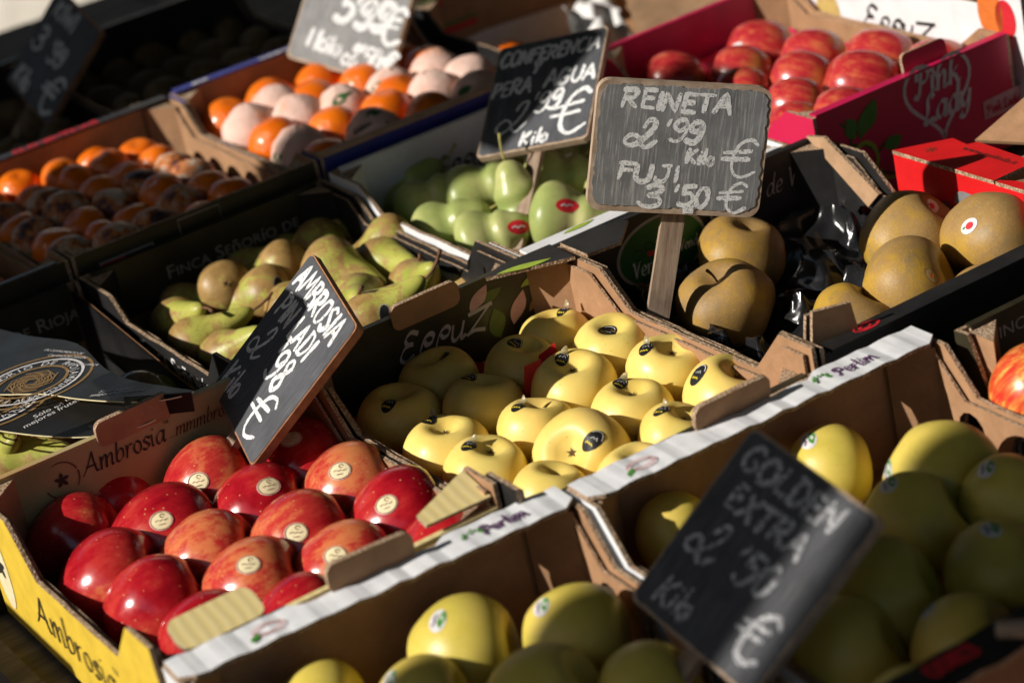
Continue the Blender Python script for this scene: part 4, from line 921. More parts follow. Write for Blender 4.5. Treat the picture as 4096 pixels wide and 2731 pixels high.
rl = MB().box(.006, P['w'] - .006, P['d'] - .012, P['d'] + .004, .1245, .1275).obj('rim_fold', M['black'], P['root'])
strokes_obj('printed_name', lay('CLEMENTINAS', .011, x=.09, font={**G, 'C': G['C']}, sx=1.5)[0], .0034, (0, P['d'] - .011, .1276), XA, YA, M['i_red'], rl, .0004, None, rp)
# orange crate: blue rim with white lettering
P = CR['or']
rl = MB().box(.006, P['w'] - .006, P['d'] - .012, P['d'] + .003, .1245, .1275).obj('rim_fold', M['blue'], P['root'])
strokes_obj('printed_name', lay('oeeos', .011, x=.125, font=S, sx=1.9)[0] + lay('aroz', .010, x=.03, font=S, sx=1.1)[0], .0022, (0, P['d'] - .011, .1276), XA, YA, M['i_white'], rl, .0004, None, rp)
MB().box(.004, P['w'] - .004, -.002, .014, .1245, .1270).obj('rim_fold', M['kraft_light'], P['root'])
type_on('printed_lines', 'producto de calidad', .007, (.02, 0, .05), XA, ZA, M['i_silver'], P['front'], lift=.0006)
# pear crate in white board: logo inside
P = CR['eg']; yb = P['d'] - T - .004
q = onback(P, 1000, 418); st_, _ = lay('EqquZ', .024, font=S, slant=.35, sx=1.2)
strokes_obj('printed_name', st_, .0046, (q.x, yb, q.z), XA, ZA, M['i_dark'], P['flapB'], .0006, .9, rp)
for u, v in ((1090, 430), (1140, 400)):
    q = onback(P, u, v); shape_on('printed_fruit', [disc(q.x, q.z, .016, .02, 18)], (0, yb, 0), XA, ZA, M['i_dark'], P['flapB'], .0007)
# white front corner pieces with green print
rl = MB().box(.004, P['w'] * .62, -.002, .018, .1125, .1155).obj('rim_fold', M['white'], P['root'])
shape_on('printed_leaf', [ccw(leaf(.12, .006, .06, .006, .05)), ccw(leaf(.05, .010, .04, .004, .1))], (0, 0, .1156), XA, YA, M['i_lime'], rl, .0005)
shape_on('printed_mark', [disc(.185, .008, .011, .006, 20)], (0, 0, .1156), XA, YA, M['i_white'], rl, .0006)
strokes_obj('printed_mark', [ringpoly(.185, .008, .009, .0045, 0)], .0012, (0, 0, .1156), XA, YA, M['i_green'], rl, .0008, None, rp)

# pink-red crate: heart, name, vines, label
P = CR['pl']; f = P['front']
MB().box(.004, P['w'] - .004, -.0015, .010, .1255, .1280).obj('rim_fold', M['magenta'], P['root'])
c = onfront(P, 2155, 212)
heart = []
for i in range(41):
    t_ = 2 * pi * i / 40; hx = 16 * sin(t_) ** 3; hz = 13 * cos(t_) - 5 * cos(2 * t_) - 2 * cos(3 * t_) - cos(4 * t_)
    heart.append((c.x + hx * .0028, c.z + hz * .0030))
strokes_obj('printed_heart', [heart], .0036, (0, 0, 0), XA, ZA, M['i_white'], f, .0006, None, rp)
strokes_obj('printed_name', lay('Pink', .028, x=c.x - .029, y=c.z + .004, font=S, slant=.12, sx=1.05)[0] + lay('Lady', .028, x=c.x - .024, y=c.z - .027, font=S, slant=.12, sx=1.05)[0], .0064, (0, 0, 0), XA, ZA, M['i_white'], f, .0008, .7, rp)
def V2(u, v): q_ = onfront(P, u, v); return (q_.x, q_.z)
vine = [[V2(1930, 285), V2(1950, 305), V2(1955, 345), V2(1950, 370)], [V2(1955, 335), V2(1990, 335), V2(2015, 355), V2(2010, 400), V2(1990, 430)], [V2(2015, 355), V2(2030, 330), V2(2050, 345)], [V2(2012, 390), V2(2060, 395), V2(2085, 360), V2(2110, 350)], [V2(1995, 420), V2(1985, 440), V2(2010, 450), V2(2020, 425)]]
strokes_obj('printed_vine', [smooth_line(s_) for s_ in vine], .0028, (0, 0, 0), XA, ZA, M['i_dgreen'], f, .0006, None, rp)
shape_on('printed_leaf', [ccw(leaf(*V2(1975, 320), .045, .011, .95)), ccw(leaf(*V2(1965, 318), .026, .009, 1.9)), ccw(leaf(*V2(2030, 342), .026, .008, .25)), ccw(leaf(*V2(2095, 358), .022, .006, .2)), ccw(leaf(*V2(2010, 425), .02, .005, 1.4))], (0, 0, 0), XA, ZA, M['i_green'], f, .0009)
strokes_obj('printed_fruit', [ringpoly(*V2(1988, 370), .016, .020, 0, -60, 160, 14), ringpoly(*V2(2055, 375), .020, .014, 0, 180, 330, 14)], .005, (0, 0, 0), XA, ZA, M['i_lime'], f, .0008, None, rp)
q = onfront(P, 2262, 275)
shape_on('paper_label', [[(q.x, q.z), (q.x + .06, q.z - .002), (q.x + .06, q.z + .022), (q.x, q.z + .020)]], (0, 0, 0), XA, ZA, M['i_pinkpale'], f, .0008)
strokes_obj('printed_name', lay('Pink Lady', .010, x=q.x + .004, y=q.z + .004, font=S)[0], .0018, (0, 0, 0), XA, ZA, M['i_red'], f, .0012, None, rp)
# tongue of the same board standing at its rim
q = onfront(P, 2140, 160)
MB().plate(rounded(-.030, .030, -.022, .020, .007), (0, 0, 0), (1, 0, 0), (0, .1, 1), .004).obj('handle_tab', [M['pinklady'], M['kraft'], M['edge']], P['root'], Matrix.Translation((q.x, .008, .128)))

# the white crate behind: logo on its left wall, fruit pictures
P = CR['we']; f = P['sideL']
q = onleft(P, 2020, 55)
st_, w_ = lay('EqquZ', .033, font=S, slant=.3, sx=1.2)
q0 = onleft(P, 1985, 68)
strokes_obj('printed_name', st_, .0062, (0, q0.y, q0.z), -YA, ZA, M['i_black'], f, .0006, .9, rp)
for u, v, rx, rz, m_ in ((1905, 35, .022, .034, 'i_pearskin'), (2275, 30, .020, .030, 'i_orange'), (2310, 45, .016, .022, 'i_red')):
    q = onleft(P, u, v); shape_on('printed_fruit', [disc(-q.y, q.z, rx, rz, 22)], (0, 0, 0), -YA, ZA, M[m_], f, .0006)
# slotted brown far wall of the lined crate
P = CR['k3']; yb = P['d'] - T
for (u, v), l_ in (((1055, 58), .055), ((975, 18), .055)):
    q = loc(P, un(u, v, y=P['o'].y + yb))
    MB().plate(rounded(-l_ / 2, l_ / 2, -.006, .006, .005), (q.x, yb - .0004, q.z), (1, 0, 0), (0, 0, 1), .0004).obj('hand_slot', [M['i_red'], M['i_red'], M['i_red']], P['root'])
    MB().box(q.x - l_ / 2, q.x + l_ / 2, yb - .003, yb - .0008, q.z + .004, q.z + .0075).obj('slot_lip', M['i_green'], P['root'])
MB().plate([(.008, .006), (.255, .006), (.235, .048), (.10, .055), (.008, .050)], (0, yb - .006, 0), (1, 0, 0), (0, .05, 1), .001).obj('paper_lining', [M['paper_white']] * 3, P['root'])

# ------------------------------------------------------------------ fruit
def camaxis(r, u, t): return RIGHT * r - DOWN * u - FWD * t      # right, up, towards the camera
def name_mark(c='i_gold'):
    return ('sticker_print', None, [[(-.0045, -.001), (-.002, .0012), (.001, -.0006), (.0045, .001)], ringpoly(0, .0032, .002, .002, 0, 0, 300, 8)], .0009, c)
# red apples: measured outline (left-right centre, top, width), sticker pixel, tone (how orange, yellow shoulder), label
GR = 'red apples in the yellow-printed crate'
def by_outline(u, top, w, z, k_, R):
    """centre and scale of a fruit from its outline: width gives the size, the crate floor the distance"""
    p = un(u, top + k_ * w, z=z); d = (p - CAM).dot(FWD); return p, w / 2 * KK / FPX * d / R
ra = [(702, 997, 215, (668, 1008), .0, -.1, 'deep red apple just under the lower corner of the leaning AMBROSIA sign'), (489, 1035, 202, (455, 1106), .45, .25, 'orange-red apple with a cream sticker beside the stake of the AMBROSIA sign'),
      (242, 1066, 205, None, .0, .1, 'dark shaded red apple against the cream wall lettered Ambrosia'), (175, 1165, 200, None, .05, .0, 'dark shaded red apple in the back corner of the yellow-printed crate'),
      (384, 1145, 225, (370, 1195), .0, -.2, 'deep red apple with cream sticker right before the two shaded red apples'), (601, 1097, 207, (617, 1116), .0, -.1, 'deep red apple with its sticker on top, before the apple by the sign stake'),
      (812, 1052, 212, (780, 1081), .42, .0, 'orange-red apple with a sticker near the brown wall dividing it from yellow apples'), (484, 1204, 207, None, .66, .15, 'orange apple without a sticker in the middle of the red apples'),
      (700, 1163, 226, (680, 1223), .30, .2, 'red and yellow apple with a sticker in the middle of the yellow-printed crate'), (925, 1113, 220, (887, 1158), .0, -.25, 'deep red apple with a sticker touching the brown dividing wall'),
      (265, 1250, 226, None, .12, -.2, 'red apple with a broad shine nearest the yellow wall lettered Ambrosia'), (590, 1271, 225, (570, 1296), .52, .0, 'orange-red apple with its sticker on top, near the white-rimmed crate'),
      (365, 1312, 220, None, .05, -.2, 'deep red apple beside the cream corner of the yellow-printed crate'), (797, 1230, 205, (770, 1276), .50, .2, 'orange-red apple with a sticker behind the brown tab of the white rim'),
      (1030, 1194, 200, None, .1, -.1, 'red apple wedged between the white rim and the brown dividing wall'), (480, 1386, 200, None, .05, -.2, 'dark red apple behind the cream tab of the yellow-printed crate'),
      (700, 1352, 200, None, .1, -.1, 'red apple almost hidden behind the white rim')]
used = []
def put_red(p, s_, tone, st, lab):
    ax = Vector((.86 + rf.uniform(-.1, .1), -.30 + rf.uniform(-.2, .2), .20 + rf.uniform(-.2, .2)))
    F = fruit('red', p, ax, 'red_apple', lab, 'apple', GR, s_, calyx=True); F['root'].children[0].color = (*tone, 0, 1)
    for c_ in F['root'].children: c_.color = (tone[0], max(0, tone[1] + .3), 0, 1)
    if st: sticker(F, *st, .0104, .0088, rf.uniform(-.3, .5), ('i_cream', 'i_pinkpale'), .08, [('sticker_print', None, [[(-.0052, -.0005), (-.003, .0006), (-.001, -.0006), (.001, .0006), (.003, -.0004), (.0055, .0008)], ringpoly(.001, .0042, .0017, .0017, 0, 0, 300, 8), [(-.002, -.0038), (.003, -.0032)]], .0005, 'i_brown'), ('sticker_rim', None, [ringpoly(0, 0, .0092, .0078, 0, 0, 360, 20)], .0006, 'i_gold')])
for u, top, w, st, t0, t1, lab in ra:
    p, s_ = by_outline(u, top, w, .047, .45, .0312); used.append(p); put_red(p, s_, (t0, t1), st, lab)
for p in ((.055, .095, .045), (.215, .085, .045), (.275, .075, .045), (.27, .400, .045)):
    if all((Vector(p) - q).length > .068 for q in used): put_red(Vector(p), 1.0, (.1, -.1), None, 'red apple at the edge of the crate, mostly hidden from view')
# pale yellow apples
GY = 'pale yellow apples in the black crate'
ya = [(920, 878, 190, (893, 928), 0, None, 'shaded pale yellow apple at the end of the black crate, under the sign shadow'), (1011, 797, 183, (1016, 821), 0, None, 'shaded pale yellow apple covering part of the printed crate name'), (1113, 853, 183, (1077, 866), 0, None, 'pale yellow apple in half shadow with a narrow black sticker'),
      (1202, 773, 176, (1182, 789), 0, None, 'pale yellow apple with its dimple in shadow beside a red tray edge'), (1280, 703, 172, (1288, 703), 1, None, 'pale yellow apple with a sticker standing up behind it, at the back wall'), (1030, 950, 200, (985, 962), 1, (-.1, .85, .42), 'sunlit pale yellow apple next to the red apples with a peeling sticker'),
      (1118, 1003, 193, (1078, 1022), 1, (.1, .85, .45), 'pale yellow apple behind the brown front corner of the crate'), (1235, 910, 180, (1192, 932), 1, (.0, .9, .25), 'smooth pale yellow apple with a sticker curling off its shoulder'),
      (1323, 807, 203, (1290, 824), 1, (-.15, .82, .5), 'pale yellow apple with a deep dimple and curled grey sticker'), (1412, 725, 190, (1392, 765), 2, (-.1, .8, .5), 'pale yellow apple with a lettered black sticker across its dimple'), (1342, 945, 229, (1361, 1011), 2, (-.42, .28, .86), 'large pale yellow apple with its dried calyx facing out and a black oval sticker'),
      (1455, 865, 195, (1424, 880), 1, (-.05, .85, .4), 'pale yellow apple with a red speck below its peeling sticker'), (1538, 770, 193, (1482, 800), 1, (.05, .82, .5), 'pale yellow apple with a deep dimple beside the brown side wall'), (1266, 1054, 188, None, 0, (.1, .9, .3), 'pale yellow apple low behind the white rim'),
      (1557, 922, 185, (1518, 942), 1, (.2, .85, .4), 'pale yellow apple behind the brown hand tab'), (1671, 820, 208, (1602, 860), 2, (.25, .8, .45), 'pale yellow apple with a black sticker on its side next to the side wall')]
def flap_piece(F, hit, nor, t1, t2):
    mb = MB(); vs_ = []; w0 = .0034
    for i in range(6):
        a = i / 5 * 1.35
        for j in (-1, -.5, 0, .5, 1):
            w = w0 * math.sqrt(max(0.05, 1 - (i / 5.2) ** 2))
            vs_.append(hit + t2 * (.0045 + .0075 * sin(a) * .75) + nor * (.0008 + .0075 * (1 - cos(a)) + .001 * (1 - j * j)) + t1 * (w * j))
    fs_ = [(i * 5 + j, i * 5 + j + 1, i * 5 + j + 6, i * 5 + j + 5) for i in range(5) for j in range(4)]
    mb.add(vs_, fs_).obj('peeling_sticker_edge', M['sticker_back'], F['root'], None, True)
k = NT('sticker_back', (0.42, 0.36, 0.20), 0.35, 0.4); k.set('Transmission Weight', 0.35); M['sticker_back'] = k.m
usedy = []
def put_yellow(p, s_, st, kind, axis, lab):
    ax = camaxis(*axis) if axis else camaxis(-.12 + rf.uniform(-.25, .25), .80, .35 + rf.uniform(-.2, .2))
    F = fruit('yellow', p, ax, 'yellow_apple', lab, 'apple', GY, s_, calyx=True)
    if kind != 0:
        zt = min(v_.co.z for v_ in F['me'].vertices if v_.co.xy.length < .004 and v_.co.z > 0); link('calyx', CALYX, F['root'], Matrix.Translation((0, 0, zt + .001)) @ Matrix.Rotation(pi, 4, 'X'))
    if st:
        big = kind == 2
        r = sticker(F, *st, .0060 if not big else .0075, .0090 if not big else .0110, rf.uniform(-1.0, -.3), ('i_black', 'i_black'), .12,
                    [('sticker_print', None, [[(-.0035, -.0045), (-.0025, -.0028), (-.0015, -.0042), (-.0003, -.0026), (.0008, -.004), (.002, -.0024), (.0035, -.0036)]], .0011, 'i_yellow'), ('sticker_text', None, [ringpoly(0, 0, .0050 if not big else .0064, .0078 if not big else .0098, 0, 30, 150, 10), [(-.0025, .0005), (-.001, .003), (.0, .0012), (.0015, .0042), (.003, .0018)]], .0006, 'i_white')])
        if kind == 1: flap_piece(F, *r[1:])
for u, top, w, st, kd, ax, lab in ya:
    p, s_ = by_outline(u, top, w, .050, .49, .0392); usedy.append(p); put_yellow(p, s_, st, kd, ax, lab)
for p in ((.375, .095), (.445, .080), (.575, .075), (.51, .062)):
    p = Vector((*p, .046))
    if all((p - q).length > .070 for q in usedy): put_yellow(p, .96, None, 0, None, 'pale yellow apple hidden behind the front wall of the black crate')
# russet apples
GU = 'brown russet apples in the black crate with the green emblem'
rus = [(1703, 588, .050, (.1, .6, .3), None, 'matt brown russet apple behind the wooden stake of the worn grey sign'), (1668, 700, .048, (-.35, .75, .55), None, 'golden brown russet apple with a dimple facing up beside the stake'),
       (2095, 557, .062, (.45, .62, .35), (2138, 474), 'golden brown russet apple with a white and red sticker on top'), (2292, 562, .066, (.5, .7, -.1), (2226, 519), 'brown russet apple with a white and red sticker on its side'),
       (2092, 668, .055, (.75, .35, .35), (2140, 633), 'brown russet apple with a tan oval sticker'), (1965, 752, .042, (.3, .7, .2), None, 'brown russet apple half hidden by the black rim'), (2275, 708, .045, (.4, .6, .2), None, 'brown russet apple low behind the black rim, mostly hidden')]
for i, (u, v, z, ax, st, lab) in enumerate(rus):
    F = fruit('russet', un(u, v, z=z), camaxis(*ax), 'russet_apple', lab, 'apple', GU, (1.06, 1.08, 1.18, 1.22, 1.18, 1.0, 1.0)[i], var=i, stem='apple' if i in (1,) else None)
    if st and i != 4: sticker(F, *st, .0092, .0072, .25, ('i_white', 'i_white'), .12, [('sticker_print', [disc(.0005, -.0002, .0042, .0034, 16)], None, 0, 'i_red'), ('sticker_leaf', [ccw(leaf(-.0075, .0005, .004, .001, .3))], None, 0, 'i_green')])
    elif st: sticker(F, *st, .0085, .0055, -.7, ('i_tan', 'i_gold'), .15, [('sticker_print', [disc(0, 0, .002, .0025, 10)], None, 0, 'i_orange')])
# golden apples in the white-rimmed crates
def put_gold(u, v, z, ax, st, lab, grp, s=1.0):
    F = fruit('golden', un(u, v, z=z), camaxis(*ax), 'golden_apple', lab, 'apple', grp, s, stem=None, calyx=True)
    if st: sticker(F, *st, .0075, .0105, rf.uniform(-.2, .3), ('i_white', 'i_white'), .1, [('sticker_leaf', [ccw(leaf(.0025, -.008, .016, .0032, 1.45))], None, 0, 'i_green'), ('sticker_print', None, [[(-.004, -.004), (-.002, -.001), (-.003, .002), (-.001, .005)]], .0016, 'i_purple')])
G1 = 'golden apples in the white-rimmed crate beside the yellow one'; L1 = 'large golden apple with a white and green sticker in the crate beside the yellow one'; L1b = 'large golden apple without a visible sticker in the crate beside the yellow one'
def put_gold2(u, top, w, z, ax, st, lab, grp):
    p, s_ = by_outline(u, top, w, z, .5, .0418)
    F = fruit('golden', p, camaxis(*ax), 'golden_apple', lab, 'apple', grp, s_, calyx=True)
    if st: sticker(F, *st, .0075, .0105, rf.uniform(-.2, .3), ('i_white', 'i_white'), .1, [('sticker_leaf', [ccw(leaf(.0025, -.008, .016, .0032, 1.45))], None, 0, 'i_green'), ('sticker_print', None, [[(-.004, -.004), (-.002, -.001), (-.003, .002), (-.001, .005)]], .0016, 'i_purple')])
for u, top, w, z, ax, st, lab in ((1066, 1370, 266, .050, (.9, .2, .2), (1005, 1424), 'large sunlit golden apple with sticker nearest the brown inside of the white-rimmed crate'), (1327, 1340, 265, .050, (.9, .1, .2), (1243, 1392), 'large golden apple with sticker by the corner where the two white rims meet'),
        (748, 1516, 215, .050, (.8, .3, .2), None, 'golden apple under the round mark of the white rim'), (978, 1508, 245, .052, (.8, .4, .2), (893, 1562), 'golden apple with a dark sticker before the large sunlit one'), (1255, 1487, 290, .058, (.6, .6, .3), None, 'shaded golden apple in the crate beside the yellow one'), (1497, 1474, 262, .056, (.7, .5, .2), None, 'shaded golden apple partly behind the GOLDEN sign'),
        (1085, 1690, 270, .05, (.7, .5, .2), None, L1b), (1390, 1660, 270, .05, (.7, .5, .2), None, L1b)):
    put_gold2(u, top, w, z, ax, st, lab, G1)
G2 = 'golden apples in the white-rimmed crate with the GOLDEN sign'; L2b = 'golden apple without a visible sticker in the GOLDEN sign crate'
for u, top, w, z, ax, st, lab in ((1548, 1130, 190, .050, (.9, .1, .3), None, 'half-shaded golden apple behind the upper edge of the GOLDEN sign'), (1905, 978, 203, .052, (.9, .1, -.2), (1856, 1010), 'tall sunlit golden apple with a sticker above the GOLDEN sign'), (2160, 963, 280, .054, (.9, -.5, .3), (2038, 1080), 'golden apple showing its dark dimple, below the brown side wall'),
        (2103, 1085, 258, .058, (.7, .5, .2), (2040, 1112), 'shaded golden apple with a sticker before the one showing its dimple'), (2322, 1045, 240, .056, (.6, .6, .2), (2265, 1075), 'shaded golden apple against the brown side wall of the GOLDEN sign crate'), (2032, 1235, 285, .060, (.7, .4, .3), None, 'shaded golden apple beside the sunlit corner of the GOLDEN sign'), (2300, 1195, 270, .056, (.6, .5, .3), (2275, 1215), 'shaded golden apple with a faint sticker in the GOLDEN sign crate'),
        (1950, 1375, 270, .056, (.7, .4, .3), None, L2b), (2230, 1365, 280, .056, (.6, .5, .4), (2130, 1400), 'shaded golden apple with a tilted sticker next to the black rim'), (1755, 1120, 210, .048, (.8, .3, .2), None, L2b), (1820, 1260, 230, .050, (.8, .3, .2), None, L2b), (2100, 1530, 260, .05, (.8, .3, .2), None, L2b)):
    put_gold2(u, top, w, z, ax, st, lab, G2)
F = fruit('striped', un(2388, 905, z=.062), camaxis(.4, .5, .4), 'striped_apple', 'red and yellow striped apple in the olive-black crate', 'apple', None, 1.05)
# russeted pears
PN = 'russeted pears in the black crate with white lettering'
prs = [(415, 737, .050, (.45, .20, .80), 1), (470, 778, .047, (.86, .50, .10), 1), (512, 668, .055, (-.2, -.15, -.9), 0), (632, 622, .060, (-.75, -.3, -.3), 0), (590, 680, .052, (-.8, -.3, -.2), 0), (745, 568, .056, (.35, -.15, .85), 1), (880, 563, .064, (-.82, -.5, .15), 0),
       (893, 608, .056, (.45, .0, .85), 1), (782, 626, .066, (.75, -.3, .55), 1), (822, 695, .058, (.05, .05, .95), 1), (962, 655, .054, (.25, .25, .85), 1), (1062, 668, .045, (-.5, .3, -.4), 0), (872, 722, .072, (.72, .55, .25), 1), (535, 808, .044, (.5, .3, .6), 1),
       (690, 705, .048, (.6, .3, -.3), 0), (645, 750, .046, (.7, -.2, .5), 1), (720, 790, .044, (.6, .3, .4), 1), (775, 765, .044, (-.6, .2, .4), 0), (985, 735, .044, (.8, .1, .3), 0), (560, 730, .048, (.8, .4, .2), 1), (700, 640, .05, (.7, .2, .4), 0), (520, 720, .040, (.6, .3, .4), 0), (440, 700, .038, (.7, .3, .3), 0), (575, 620, .042, (.7, .3, .2), 0), (680, 585, .042, (.7, .2, .2), 0), (810, 550, .042, (.8, .1, .2), 0), (930, 640, .040, (.7, .3, .2), 0), (1010, 690, .038, (.7, .2, .2), 0), (860, 650, .045, (.6, .4, .3), 1), (610, 790, .040, (.7, .2, .3), 0), (760, 690, .042, (.5, .5, .3), 1), (420, 790, .036, (.7, .4, .2), 0), (830, 770, .036, (.7, .2, .3), 0)]
plabs = {0: 'brown russeted pear seen from its base in the black lettered crate', 1: 'russeted green pear with its stem showing in the black lettered crate', 2: 'russeted pear with a black oval sticker in the black lettered crate'}
pdone = []
pst = {2: None, 6: None, 12: (884, 722), 4: (640, 655)}
for i, (u, v, z, ax, s_) in enumerate(prs):
    stk = pst.get(i); pp_ = un(u, v, z=z)
    if i >= 14 and any((pp_ - q).length < .046 for q in pdone): continue
    pdone.append(pp_)
    F = fruit('conf', un(u, v, z=z), camaxis(*ax), 'russeted_pear', plabs[2 if stk else s_], 'pear', PN, rf.uniform(1.0, 1.12), stem='pear', calyx=not s_)
    if stk: sticker(F, *stk, .006, .0105, .1, ('i_black', 'i_silver'), .10)
for u, v, z, ax, lab in ((-5, 1050, .055, (.3, .2, .6), 'olive green pear at the end of the crate under the display cards'), (92, 1026, .060, (-.75, .1, .4), 'yellow brown pear just below the display cards'), (40, 1066, .055, (.7, .2, .3), 'small green pear with a long stem behind the cream printed wall'), (385, 925, .040, (.7, .1, .2), 'yellowish pear showing between the black card and the cream wall'), (160, 960, .06, (.7, .2, .2), 'pear hidden under the lower display card')):
    fruit('conf', un(u, v, z=z), camaxis(*ax), 'russeted_pear', lab, 'pear', 'pears in the crate under the cards', 1.1, stem='pear')
# smooth green pears
GG = 'smooth pale green pears in the white crate'
gdone = []
gl = {0: 'smooth pale green pear in the white crate', 1: 'smooth pale green pear with a red oval sticker in the white crate'}
for u, v, z, ax, st, s_ in ((1025, 528, .052, (.75, .35, .3), None, 1), (1120, 552, .052, (.85, .35, .25), (1192, 521), 1), (1160, 590, .045, (.8, .2, .4), None, .95), (1205, 487, .058, (-.3, .75, .2), None, 1), (1297, 500, .060, (.9, -.1, .2), (1303, 472), 1.05), (1100, 445, .060, (.7, .3, .2), None, 1.05), (985, 475, .055, (.6, .4, .2), None, 1.0),
                         (1272, 412, .066, (.9, .1, .1), None, 1.05), (1330, 440, .062, (.6, .3, .3), None, 1), (1385, 515, .055, (.8, .1, .2), (1386, 498), 1), (930, 445, .052, (.5, .4, .2), None, .95), (1190, 410, .056, (.7, .2, .2), None, 1), (1060, 610, .035, (.8, .1, .2), None, .9), (1420, 460, .055, (.7, .3, .2), None, 1), (1060, 490, .040, (.7, .3, .2), None, .9), (1150, 515, .040, (.6, .4, .2), None, .9), (1030, 410, .040, (.6, .3, .2), None, .9), (1330, 380, .05, (.7, .2, .3), None, 1)):
    pp_ = un(u, v, z=z)
    if any((pp_ - q).length < .050 for q in gdone): continue
    gdone.append(pp_)
    F = fruit('agua', pp_, camaxis(*ax), 'green_pear', gl[1 if st else 0], 'pear', GG, s_, stem='pearg')
    if st: sticker(F, *st, .0125, .0075, .12, ('i_red', 'i_red'), .1, [('sticker_print', None, [[(-.007, -.0006), (-.004, .001), (-.001, -.001), (.002, .001), (.006, 0)]], .0013, 'i_white')])
# oranges and mandarins, many in tissue
def wrapper(kind, i, mat):
    r = .0345 if kind == 'orange' else .0245; rr = random.Random(i * 7 + 1); mb = MB(); vs_ = []; nr, ns = 16, 26
    off = Vector((i * 3.3, i, 5))
    for a in range(nr + 1):
        ph = .06 + (pi - .1) * a / nr
        for j in range(ns):
            th = 2 * pi * j / ns; p = Vector((sin(ph) * cos(th), sin(ph) * sin(th), cos(ph) * (.99 if kind == 'orange' else .86)))
            w = 1.06 + .05 * mnoise.noise(p * 3 + off) + .03 * abs(mnoise.noise(p * 9 + off))
            w += .10 * math.exp(-(ph / .45) ** 2) * (.4 + .6 * abs(sin(th * 4.5 + i)))
            vs_.append(p * (r * w))
    mb.add(vs_, [(a * ns + j, (a + 1) * ns + j, (a + 1) * ns + (j + 1) % ns, a * ns + (j + 1) % ns) for a in range(nr) for j in range(ns)])
    return mb.mesh('wrapper', M[mat], True)
WR = {'orange': [wrapper('orange', i, 'wrap') for i in range(3)], 'mandarin': [wrapper('mandarin', i + 5, 'wrap2') for i in range(3)]}
def citrus_at(kind, p, ax, wrapped, lab, grp, s=1.0, leafm=None):
    F = fruit(kind, p, ax, 'orange' if kind == 'orange' else 'mandarin', lab, 'orange' if kind == 'orange' else 'mandarin', grp, s, partname='peel', calyx=not wrapped)
    if wrapped:
        wme = WR[kind][rf.randrange(3)]; link('wrapper', wme, F['root']); F['me'] = wme
    return F
GO = 'oranges in the blue-rimmed crate'
LO = {0: 'bare bright orange in the blue-rimmed crate', 1: 'orange wrapped in pink printed tissue in the blue-rimmed crate'}
ol = [(480, 305, 0), (566, 254, 0), (660, 232, 0), (728, 212, 0), (812, 206, 0), (520, 328, 1), (640, 284, 1), (765, 258, 1), (862, 224, 1), (968, 198, 1), (900, 175, 0), (1095, 165, 0), (565, 352, 0), (618, 372, 1), (690, 340, 0), (752, 312, 1), (800, 288, 0), (848, 284, 1), (935, 250, 1), (905, 238, 0), (1040, 215, 1), (1010, 170, 0), (660, 395, 0), (870, 330, 1), (985, 275, 0), (1060, 235, 1)]
uo = []
for u, v, w in ol:
    p = un(u, v, z=.078)
    if p.x > .90: p.x = .93 + .04 if u > 1090 else .87
    p.y = max(.925, min(1.235, p.y)); p.x = max(.625, p.x)
    for _ in range(12):
        for q in uo:
            dd = p - q; l_ = dd.xy.length
            if l_ < .066: p += Vector((dd.x, dd.y, 0)).normalized() * ((.066 - l_) * .6) if l_ > 1e-4 else Vector((.03, 0, 0))
        p.y = max(.922, min(1.238, p.y)); p.x = max(.622, min(.865, p.x))
    if u == 1095: p = Vector((.972, 1.13, .050))
    uo.append(p.copy())
    F = citrus_at('orange', p, camaxis(rf.uniform(-.5, .5), .8, rf.uniform(0, .6)), w, LO[w] if u != 1095 else 'bare shaded orange against the white paper lining', GO if u != 1095 else None, rf.uniform(.97, 1.06))
    if w:
        uu, vv = u - 16, v + 8
        try:
            sticker(F, uu, vv, .0001, .0001, .3, ('i_blue', 'i_blue'), .1, [('wrapper_print', None, [[(-.012 + .004 * i, -.004), (-.0105 + .004 * i, .003), (-.009 + .004 * i, -.003)] for i in range(6)], .0022, 'i_dark'), ('wrapper_leaf', [ccw(leaf(.008, .010, .018, .006, .5)), ccw(leaf(-.004, -.020, .016, .006, -.5)), ccw(leaf(-.018, .012, .012, .005, 2.2))], None, 0, 'i_dgreen')], name='wrapper_mark')
        except Exception: pass
    elif rf.random() < .45: sticker(F, u + 4, v + 10, .011, .007, -.2, ('i_green', 'i_dgreen'), .2)
for i in range(5):
    for j in range(6):
        p = Vector((.622 + .062 * i, .925 + .063 * j + (.03 if i % 2 else 0), .062))
        if p.y < 1.245 and all((p.xy - q.xy).length > .052 for q in uo):
            uo.append(p); w = int(rf.random() < .5); citrus_at('orange', p, camaxis(rf.uniform(-.5, .5), .8, rf.uniform(0, .6)), w, LO[w], GO, 1.0)
GM = 'mandarins in the dark crates'
LM = {0: 'bare orange mandarin in the dark crate', 1: 'mandarin in a waxed printed wrapper in the dark crate'}
for kx, lim in (('m1', (.305, .545)), ('m0', (.10, .245))):
    nx = int((lim[1] - lim[0]) / .0485) + 1
    for i in range(nx):
        for j in range(8):
            p = Vector((lim[0] - .004 + .049 * i + rf.uniform(-.003, .003), .908 + .051 * j + (.0255 if i % 2 else 0) + rf.uniform(-.004, .004), 0.087 + rf.uniform(-.004, .008)))
            if p.y > 1.25: continue
            w = (rf.random() < .42) and not (j >= 5 and rf.random() < .85)
            citrus_at('mandarin', p, camaxis(rf.uniform(-.6, .6), .7, rf.uniform(-.2, .6)), int(w), LM[int(w)].replace('dark crate', 'dark crate with the paper label' if kx == 'm1' else 'dark crate at the end of the row'), GM + ' ' + kx.replace('m1', 'with the paper label').replace('m0', 'at the end of the row'), rf.uniform(1.08, 1.2))
